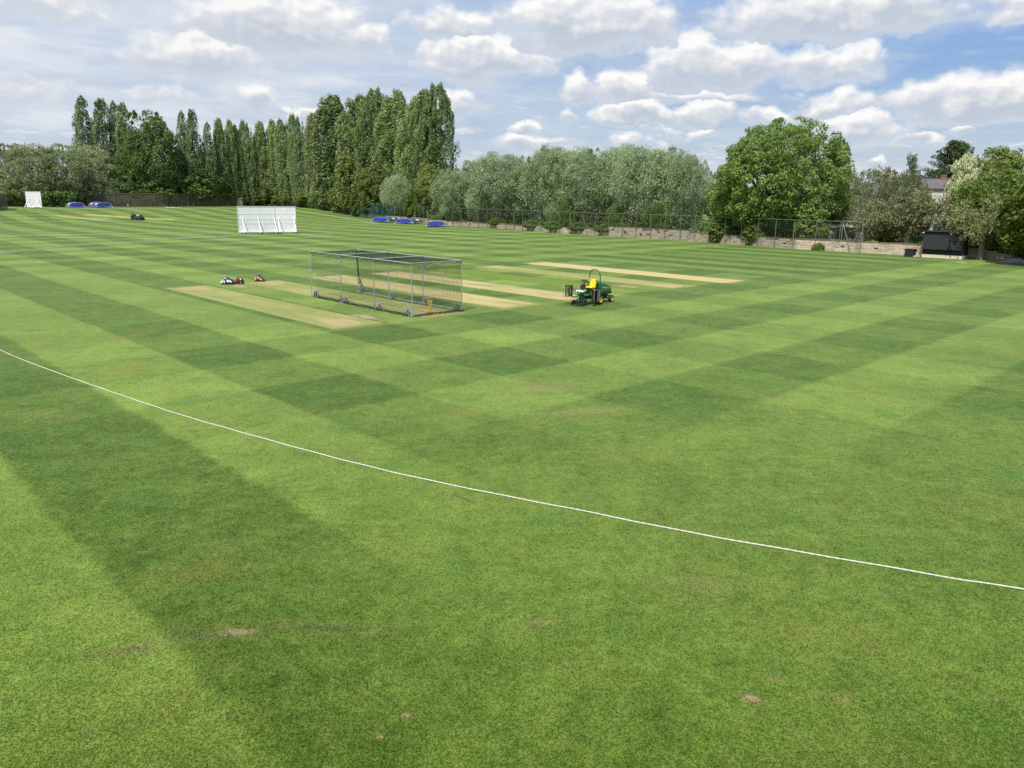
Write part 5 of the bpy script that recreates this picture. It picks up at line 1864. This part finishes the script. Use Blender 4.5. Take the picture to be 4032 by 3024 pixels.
plant('broad0', 'broad_tree', 470, 610, 130, 236, 'dark green tree below the ragged poplar pair', rz=2.0)
plant('broad0', 'broad_tree', 790, 585, 190, 243, 'dark green tree below the twin thin poplars', rz=1.0)
for px, top, w, D, k, lab in (
        (610, 690, 150, 228, 0, 'dark leafy scrub tree above the middle of the net fence'),
        (720, 665, 190, 230, 0, 'wide bright green scrub tree above the net fence'),
        (830, 680, 140, 233, 1, 'leafy scrub tree above the right end of the net fence'),
        (520, 720, 130, 225, 1, 'dark scrub bush above the left part of the net fence')):
    plant('scrub%d' % k, 'scrub_tree', px, top, w, D, lab, 'tree', GU)
for px, top, w, D, k, lab in (
        (878, 478, 46, 252, 0, 'poplar, first of the middle row after the gap'),
        (918, 482, 48, 252, 1, 'poplar, second of the middle row after the gap'),
        (952, 500, 44, 254, 2, 'short poplar, third of the middle row'),
        (990, 487, 52, 254, 3, 'poplar above the left half of the round silvery bush'),
        (1036, 490, 54, 253, 0, 'poplar above the middle of the round silvery bush'),
        (1082, 481, 56, 252, 1, 'poplar above the right half of the round silvery bush'),
        (1132, 479, 62, 250, 2, 'poplar just right of the round silvery bush'),
        (1186, 464, 66, 247, 3, 'full poplar down to the low wire fence, left of its taller twin'),
        (1238, 459, 60, 245, 0, 'tallest poplar of the middle row, next to the big poplars')):
    plant('poplar%d' % k, 'poplar_tree', px, top, w * 0.92, D, lab, 'tree', GP, rz=k * 1.3)
plant('silver0', 'round_bush', 1010, 613, 235, 238, 'round silvery bush in front of the middle poplars', 'bush')
for px, top, w, D, k, lab in (
        (1315, 392, 128, 236, 'poplar0', 'big poplar at the left end of the tallest group'),
        (1392, 388, 110, 232, 'poplar2', 'big poplar, second from the left of the tallest group'),
        (1475, 363, 140, 226, 'big_poplar0', 'big broad poplar in the middle of the tallest group'),
        (1552, 372, 118, 222, 'poplar1', 'big poplar behind the young grey willow, middle of the tallest group'),
        (1612, 395, 120, 214, 'poplar3', 'big poplar, left neighbour of the very tallest'),
        (1668, 366, 120, 212, 'big_poplar1', 'slim-topped big poplar close against the very tallest'),
        (1712, 344, 150, 207, 'big_poplar0', 'very tallest poplar at the right end above the silvery willows')):
    plant(k, 'poplar_tree', px, top, w, D, lab, 'tree', GP)
plant('olive0', 'olive_green_tree', 1395, 552, 125, 218, 'yellow-green tree in front of the big poplars', rz=0.4)
for px, top, w, D, key, lab in (
        (1300, 700, 110, 222, 'young0', 'yellow-green young tree at the low wire fence'),
        (1352, 720, 110, 220, 'young0', 'young tree above the corner of low fence and wall'),
        (1480, 640, 120, 212, 'olive0', 'olive-green bush under the middle big poplar'),
        (1560, 690, 120, 200, 'willow1', 'young grey willow over the teal windbreak fence'),
        (1645, 730, 110, 190, 'scrub1', 'green bush overhanging the wall behind the middle cover'),
        (1700, 640, 110, 200, 'olive0', 'dark olive bush below the very tallest poplar'),
        (1215, 760, 110, 228, 'young0', 'low bush at the left end of the low wire fence'),
        (1010, 745, 150, 230, 'olive0', 'lower half bush in front of the round silvery bush'),
        (1130, 765, 110, 236, 'young0', 'low bush between the pier and the low wire fence'),
        (1430, 745, 110, 214, 'scrub1', 'green bush behind the start of the stone wall')):
    plant(key, 'bush', px, top, w, D, lab, 'bush', GU)
# silvery willows along the wall
for i, (px, top, w, lab) in enumerate((
        (1800, 668, 150, 'first silvery willow, beside the very tallest poplar'),
        (1892, 632, 160, 'second silvery willow from the poplars'),
        (1985, 615, 160, 'third silvery willow from the poplars, over the litter bin'),
        (2075, 618, 150, 'silvery willow just left of the highest willow top'),
        (2155, 582, 165, 'silvery willow with the highest top in the left half of the row'),
        (2245, 596, 160, 'silvery willow above the ivy covered stretch of wall'),
        (2340, 592, 165, 'silvery willow, middle of the row above the ivy'),
        (2435, 580, 165, 'tall silvery willow right of the middle of the row'),
        (2530, 588, 160, 'silvery willow, third from the big maple'),
        (2620, 584, 160, 'silvery willow, second from the big maple'),
        (2705, 612, 150, 'silvery willow partly behind the left side of the big maple'))):
    D = wall_depth(px) + 7.0
    plant('willow%d' % (i % 3), 'willow_tree', px, top, w * (1.45, 1.25, 1.6)[i % 3], D + (0, 2.5, 1.0, 3.5)[i % 4], lab, 'tree', GW, rz=i * 0.9)
for i, (px, top, w, off, lab) in enumerate((
        (1790, 760, 130, 3.2, 'low green willow growth over the wall behind the lone cover'),
        (1900, 740, 150, 3.2, 'low willow growth over the wall left of the litter bin'),
        (2200, 790, 120, 3.4, 'low willow growth behind the fence above the ivy'),
        (2460, 790, 130, 3.6, 'low willow growth over the high stretch of wall'),
        (2600, 790, 140, 3.6, 'low willow growth near the big maple'))):
    D = wall_depth(px) + off + 1.6
    plant('willow%d' % ((i + 1) % 3), 'willow_bush', px, top, w * 0.9, D, lab, 'bush', GU, rz=i * 1.7)
for px, top, w, off, key, lab in (
        (2110, 868, 110, 0.6, 'ivy0', 'dark ivy mound on the wall right of the litter bin'),
        (1960, 860, 70, 0.6, 'ivy1', 'green bramble on the wall left of the litter bin'),
        (2200, 872, 120, 0.6, 'ivy0', 'dark ivy mound in the middle of the wall'),
        (2300, 876, 120, 0.6, 'ivy0', 'dark ivy mound around the braced fence post'),
        (2400, 885, 120, 0.6, 'ivy0', 'dark ivy mound just before the high stretch of wall'),
        (2235, 800, 70, 2.0, 'ivy1', 'bright green sprig behind the mesh fence'),
        (2440, 825, 120, 2.4, 'ivy1', 'bright green shrub behind the fence over the ivy'),
        (2590, 818, 110, 2.4, 'ivy1', 'bright green shrub over the high stretch of wall'),
        (1745, 852, 90, 1.2, 'ivy1', 'green bramble on the wall above the lone cover'),
        (3245, 960, 50, -0.1, 'ivy1', 'small green bush at the foot of the wall by the braced fence')):
    D = wall_depth(px) + off
    plant(key, 'ivy_bush', px, top, w, D, lab, 'bush', GU, drop=0.3, lift=0.0 if off < 0 else 0.95, yscale=0.45)
# the big maple and the trees to its right
D = wall_depth(3070)
plant('maple', 'maple_tree', 3040, 462, 520, D + 9, 'big round maple tree standing behind the stone wall', rz=0.7)
plant('maplearm', 'maple_tree', 3268, 566, 120, D + 11, 'narrow upright maple stem at the right of the big maple', rz=2.2)
for px, top, w, off, lab in ((2860, 850, 120, 1.2, 'low hanging maple bough at the left foot of the big maple'), (2985, 860, 80, 0.8, 'bright low maple bough hanging over the wall'), (3205, 800, 130, 4.5, 'low maple bough spreading right of the big maple')):
    plant('maplearm', 'maple_bush', px, top, w, wall_depth(px) + off, lab, 'bush', GU, yscale=0.5)
for px, top, w, D, key, name, lab in (
        (3440, 668, 270, 132, 'brush0', 'brown_bush', 'brownish feathery bush between the maple and the weeping birch'),
        (3560, 690, 180, 128, 'brush0', 'brown_bush', 'brownish feathery bush below the weeping birch'),
        (3390, 780, 170, 116, 'brush0', 'brown_bush', 'lower brown bush above the grey shed'),
        (3572, 602, 125, 140, 'birch0', 'birch_tree', 'slim weeping birch against the sky'),
        (3742, 568, 230, 172, 'conifer0', 'conifer_tree', 'dark conifer behind the slate roof'),
        (3795, 606, 108, 128, 'pale0', 'whitebeam_tree', 'pale cream-leaved tree in front of the dark conifer'),
        (3925, 586, 165, 150, 'round0', 'round_tree', 'smooth round dark green tree right of the conifer'),
        (3850, 640, 110, 146, 'round0', 'round_tree', 'dark green tree between the pale tree and the round one'),
        (3960, 672, 230, 122, 'green0', 'green_tree', 'bright green tree below the round one at the right edge'),
        (3840, 715, 160, 116, 'green0', 'green_tree', 'bright green tree under the pale cream-leaved tree'),
        (4110, 640, 200, 130, 'green0', 'green_tree', 'green tree cut by the right edge of the picture')):
    plant(key, name, px, top, w, D, lab)
plant('orchard0', 'orchard_tree', 3600, 718, 370, 98.0, 'old grey-limbed orchard tree leaning over the scoreboard hut', rz=0.3)
plant('orchard1', 'orchard_tree', 3895, 730, 240, 88.0, 'old twisted orchard tree right of the scoreboard hut', rz=1.9)
plant('orchard1', 'orchard_tree', 3500, 770, 220, 108, 'small grey orchard tree left of the scoreboard hut', rz=4.0)
plant('sycamore0', 'sycamore_tree', 4130, 760, 250, 80, 'yellow-green sycamore at the right edge over the tarpaulin', rz=0.2)
plant('sycamore0', 'sycamore_tree', 4190, 640, 300, 79, 'sycamore standing past the right edge of the picture', rz=1.2)
for px, top, w, D, lab in ((3560, 900, 140, 106, 'dark scrub under the old orchard tree'), (3800, 905, 120, 104, 'dark scrub behind the scoreboard hut'), (3930, 890, 150, 91, 'dark scrub behind the shaded stone wall'), (4060, 890, 160, 88, 'dark scrub at the right edge behind the tarpaulin')):
    plant('scrub1', 'scrub_bush', px, top, w, D, lab, 'bush', GU, rz=D)


# dense growth in the shade behind the fences, and the woods beyond: nobody could count these
def thicket(name, path, h, depth, per, leaf, mat, label, rng, off=3.0):
    C, RR = [], []
    for q, t in along(path, 1.0):
        nrm = Vector((-t.y, t.x, 0))
        if nrm.y < 0: nrm = -nrm
        for _ in range(per):
            hh = h * (0.75 + 0.35 * math.sin(q.x * 0.23) * math.sin(q.x * 0.11 + 1))
            w = q + nrm * (off + rng.random() * depth) + t * rng.random()
            C.append((w.x, w.y, zg(w.x, w.y) + rng.random() ** 0.8 * hh)); RR.append((0.8, 0.8, 0.7))
    C, RR = np.array(C), np.array(RR)
    o = path[0]
    C = C - np.array([o.x, o.y, 0.0])
    me = leaf_mesh(name, mat, C, RR, 22, leaf, rng, 0.7, 0.8, 0.2)
    tag(link(name, me, None, (o.x, o.y, 0)), label, 'undergrowth', None, 'stuff')


rng = np.random.default_rng(5)
thicket('undergrowth', [p + Vector((0.3, 0.6, 0)) for p in WALL[:9]], 3.6, 5.0, 5, 0.40, 'broad', 'dark undergrowth in the shade behind the stone wall', rng, 2.2)
thicket('undergrowth', [at(-400, 224), at(-60, 219), at(200, 212), G(346, 814) + Vector((0, 5, 0)), G(650, 814) + Vector((0, 5, 0)), G(930, 812) + Vector((0, 5, 0)), G(1100, 812) + Vector((0, 5, 0)), G(1383, 848) + Vector((0, 6, 0))],
        5.5, 6.0, 7, 0.55, 'broad', 'dark undergrowth in the shade under the far trees', rng, 2.0)
thicket('undergrowth', [G(3640, 1011) + Vector((0, 6, 0)), G(3778, 1020) + Vector((3, 6, 0)), G(4100, 1042) + Vector((3, 5, 0)), G(4300, 1050) + Vector((3, 5, 0))], 3.4, 4.0, 6, 0.34, 'broad', 'dark undergrowth behind the scoreboard hut', rng, 1.0)
thicket('far_woodland', [Vector((-330, 262, 0)), Vector((-200, 285, 0)), Vector((-90, 300, 0)), Vector((-20, 262, 0)), Vector((60, 215, 0)), Vector((120, 190, 0)), Vector((230, 170, 0))], 8.0, 10.0, 5, 0.9, 'scrub', 'far-off belt of woodland closing the view behind the trees', rng, 2.0)


# ------------------------------------------------------------------ sky, sun, camera
SUN = Vector((-0.70, -1.60, 2.86)).normalized()
world = bpy.data.worlds.new('World')
SC.world = world
world.use_nodes = True
S.nt = world.node_tree
S.nt.nodes.clear()
CLOUDS = [(-16.03, 9.28, 5.42, 3.73, 1.00), (-20.78, 7.48, 4.10, 2.26, 1.00), (-29.47, 9.78, 4.75, 2.17, 0.60), (-17.79, 5.44, 1.54, 1.24, 1.00), (-14.37, 4.59, 1.01, 0.82, 1.00),
          (-4.55, 10.38, 3.13, 2.01, 0.80), (-2.01, 8.19, 3.97, 2.32, 1.00), (-3.98, 5.60, 1.43, 1.58, 1.00), (5.16, 9.99, 5.41, 3.67, 1.00), (21.16, 10.24, 6.64, 3.01, 1.00),
          (13.00, 7.34, 5.04, 2.98, 1.00), (20.70, 7.43, 3.02, 2.20, 0.90), (4.52, 6.56, 1.64, 1.75, 1.00), (7.57, 6.18, 1.49, 2.04, 1.00), (12.26, 6.47, 3.91, 0.65, 0.80),
          (8.45, 5.09, 2.59, 1.25, 1.00), (12.70, 4.94, 1.66, 1.48, 1.00), (16.90, 5.18, 2.13, 0.97, 0.90), (21.79, 5.39, 2.16, 1.40, 1.00), (22.74, 3.67, 2.14, 1.54, 1.00),
          (29.65, 4.98, 4.50, 2.39, 1.00), (31.34, 10.18, 3.23, 1.86, 0.70), (3.96, 5.18, 0.78, 1.01, 0.70), (0.73, 4.30, 0.68, 0.85, 0.90), (0.97, 3.19, 2.17, 0.95, 0.90),
          (8.59, 3.23, 1.15, 1.02, 0.90), (26.22, 3.27, 1.31, 0.77, 0.80), (28.61, 4.06, 0.90, 0.67, 0.80), (-10.61, 9.08, 2.04, 2.17, 0.80), (-30.78, 4.92, 2.84, 2.15, 0.50),
          (-23.82, 5.32, 2.84, 1.53, 0.50), (-32.44, 4.10, 0.77, 1.15, 0.70), (10.56, 4.25, 1.04, 0.84, 0.80), (12.99, 3.99, 1.20, 0.83, 0.70), (24.61, 2.04, 0.75, 0.63, 0.80)]


def cloud_group():
    g = bpy.data.node_groups.new('cloud_field', 'ShaderNodeTree')
    for nm in ('Az', 'El'): g.interface.new_socket(nm, in_out='INPUT', socket_type='NodeSocketFloat')
    for nm in ('Field', 'Rise', 'Broad'): g.interface.new_socket(nm, in_out='OUTPUT', socket_type='NodeSocketFloat')
    keep = S.nt
    S.nt = g
    gi = g.nodes.new('NodeGroupInput'); go = g.nodes.new('NodeGroupOutput')
    az, el = S(gi.outputs['Az']), S(gi.outputs['El'])
    n1 = noise(comb(az, el * 1.5, 0.0), 0.26, 5, 0.55)
    n2 = noise(comb(az, el * 1.5, 7.3), 0.30, 5, 0.57)
    n3 = noise(comb(az, el * 1.5, 3.1), 0.50, 6, 0.55)
    a2 = az + (n1 - 0.5) * 6.5
    e2 = el + (n2 - 0.5) * 2.7
    F, rise = None, None
    for a, b_, w, t, s_ in CLOUDS:
        dx = (a2 - a) * (1.0 / (w * 1.25))
        e0 = b_ + 0.20 * t
        de = e2 - e0
        dz = vmax(de * (1.0 / (1.0 * t)), de * (-1.0 / (0.40 * t)))
        q = s_ - dx * dx - dz * dz
        ri = (e2 - (b_ - 0.08 * t)) * (1.0 / (1.15 * t))
        if F is None: F, rise = q, ri
        else:
            k = mth('MULTIPLY', q - F, 3.0) + 0.5
            k = mth('MINIMUM', mth('MAXIMUM', k, 0.0), 1.0)
            rise = rise + (ri - rise) * k
            F = mth('SMOOTH_MAX', F, q, 0.3)
    ov = comb(az * 0.09, el * 0.13, 1.7)
    other = mth('MINIMUM', (noise(ov, 1.0, 6, 0.6) - 0.53) * 6.0, 1.0)
    away = vmax(sm(el, 13.5, 17.0), sm(mth('ABSOLUTE', az), 37, 42))
    F = F * (1.0 - away) + other * away
    rise = rise * (1.0 - away) + 0.55 * away
    S.nt.links.new(F.s, go.inputs['Broad'])
    F = F + (n3 - 0.5) * 1.35
    S.nt.links.new(F.s, go.inputs['Field']); S.nt.links.new(rise.s, go.inputs['Rise'])
    S.nt = keep
    return g


CG = cloud_group()
tc = S.nt.nodes.new('ShaderNodeTexCoord')
sx = S.nt.nodes.new('ShaderNodeSeparateXYZ')
S.nt.links.new(tc.outputs['Generated'], sx.inputs[0])
dx, dy, dz = S(sx.outputs[0]), S(sx.outputs[1]), S(sx.outputs[2])
az = mth('ARCTAN2', dx, dy) * (180 / PI)
el = mth('ARCSINE', mth('MINIMUM', mth('MAXIMUM', dz, -1.0), 1.0)) * (180 / PI)
sky = S.nt.nodes.new('ShaderNodeTexSky')
sky.sky_type = 'NISHITA'
sky.sun_disc = False
sky.sun_elevation = math.asin(SUN.z)
sky.sun_rotation = math.atan2(SUN.x, SUN.y) % (2 * PI)
sky.altitude = 60
sky.air_density = 1.1
sky.dust_density = 0.5
sky.ozone_density = 3.0
base = mix(sm(el, 0.0, 13.0, 0.25, 0.75), S(sky.outputs[0]), (2.2, 4.3, 8.6))
# a thin high sheet, thicker to one side, with grey and pale bands, and haze streaks low down
streak = noise(comb(az * 0.14, el * 0.70, 4.0), 1.0, 5, 0.55, 0.2)
veil = sm(az, 20, -18, 0.08, 0.95) * sm(streak, 0.20, 0.60, 0.60, 1.05)
low = sm(el, 8.5, 0.5, 0.0, 0.78)
veil = mth('MINIMUM', vmax(veil, low), 0.95)
band = sm(noise(comb(az * 0.12, el * 0.50, 9.0), 1.0, 5, 0.56, 0.3), 0.34, 0.66)
vc = mix(band, (6.0, 6.95, 8.1), (8.3, 8.7, 9.3))
vc = mix(sm(el, 4.5, 12.0) * sm(az, -8, -24) * sm(band, 0.0, 1.0, 0.45, 0.95), vc, (8.7, 9.0, 9.4))
col = mix(veil, base, vc)
low_cl = sm(noise(comb(az * 0.34, el * 1.9, 2.0), 1.0, 7, 0.62, 0.3), 0.52, 0.68) * sm(el, 8.0, 4.5) * sm(el, -1, 1.0)
col = mix(low_cl * 0.8, col, (8.8, 8.9, 9.2))
low_gr = sm(noise(comb(az * 0.20, el * 1.3, 12.0), 1.0, 6, 0.62, 0.4), 0.50, 0.72) * sm(el, 14.5, 8)
col = mix(low_gr * 0.6, col, (5.3, 6.1, 7.5))
gn = S.nt.nodes.new('ShaderNodeGroup')
gn.node_tree = CG
put(gn.inputs['Az'], az); put(gn.inputs['El'], el)
F0, rise = S(gn.outputs['Field']), S(gn.outputs['Rise'])


def lump(da, de):
    return noise(comb(az + da, (el + de) * 1.5, 3.1), 0.50, 5, 0.50)


billow = lump(0.0, 0.0) - lump(-0.35, 0.42)      # lumps catch the light on their upper side
alpha = sm(F0, -0.16, 0.56)
litv = rise * 1.15 + billow * 1.5 + (0.5 - F0) * 0.15 - 0.06
veil2 = sm(S(gn.outputs['Broad']), -1.3, 0.5) * sm(rise, 1.5, 0.3)
col = mix(veil2 * 0.5, col, (6.0, 6.9, 8.1))
shade = mix(sm(F0, 0.2, 1.1), (6.6, 7.25, 8.2), (5.7, 6.35, 7.3))
cc = mix(sm(litv, 0.10, 0.50), shade, (7.9, 8.1, 8.5))
cc = mix(sm(litv, 0.40, 0.85), cc, (10.7, 10.6, 10.4))
cc = mix(sm(az, -2, -26) * 0.15, cc, (7.4, 7.7, 8.3))
col = mix(alpha * 0.96, col, cc)
bg = S.nt.nodes.new('ShaderNodeBackground')
put(bg.inputs['Color'], col)
bg.inputs['Strength'].default_value = 0.094
wo = S.nt.nodes.new('ShaderNodeOutputWorld')
S.nt.links.new(bg.outputs[0], wo.inputs['Surface'])
world.cycles.sampling_method = 'MANUAL'
world.cycles.sample_map_resolution = 512

sl = bpy.data.lights.new('sun', 'SUN')
sl.energy = 5.0
sl.angle = R(0.53)
sl.color = (1.0, 0.955, 0.88)
so = bpy.data.objects.new('sun', sl)
COL.objects.link(so)
so.rotation_euler = SUN.to_track_quat('Z', 'Y').to_euler()

cam = bpy.data.cameras.new('camera')
co = bpy.data.objects.new('camera', cam)
COL.objects.link(co)
cam.sensor_width = 36.0
cam.lens = F_PX / 4032 * 36
cam.clip_start = 0.1
cam.clip_end = 6000
mw = Matrix((RT, UP, -FW)).transposed().to_4x4()
mw.translation = Vector((0, 0, EYE))
co.matrix_world = mw
SC.camera = co
SC.view_settings.view_transform = 'Standard'
SC.view_settings.look = 'None'
SC.view_settings.exposure = 0.0
SC.view_settings.gamma = 1.0
SC.cycles.transparent_max_bounces = 24
SC.cycles.max_bounces = 5
SC.cycles.diffuse_bounces = 2
SC.cycles.use_denoising = False
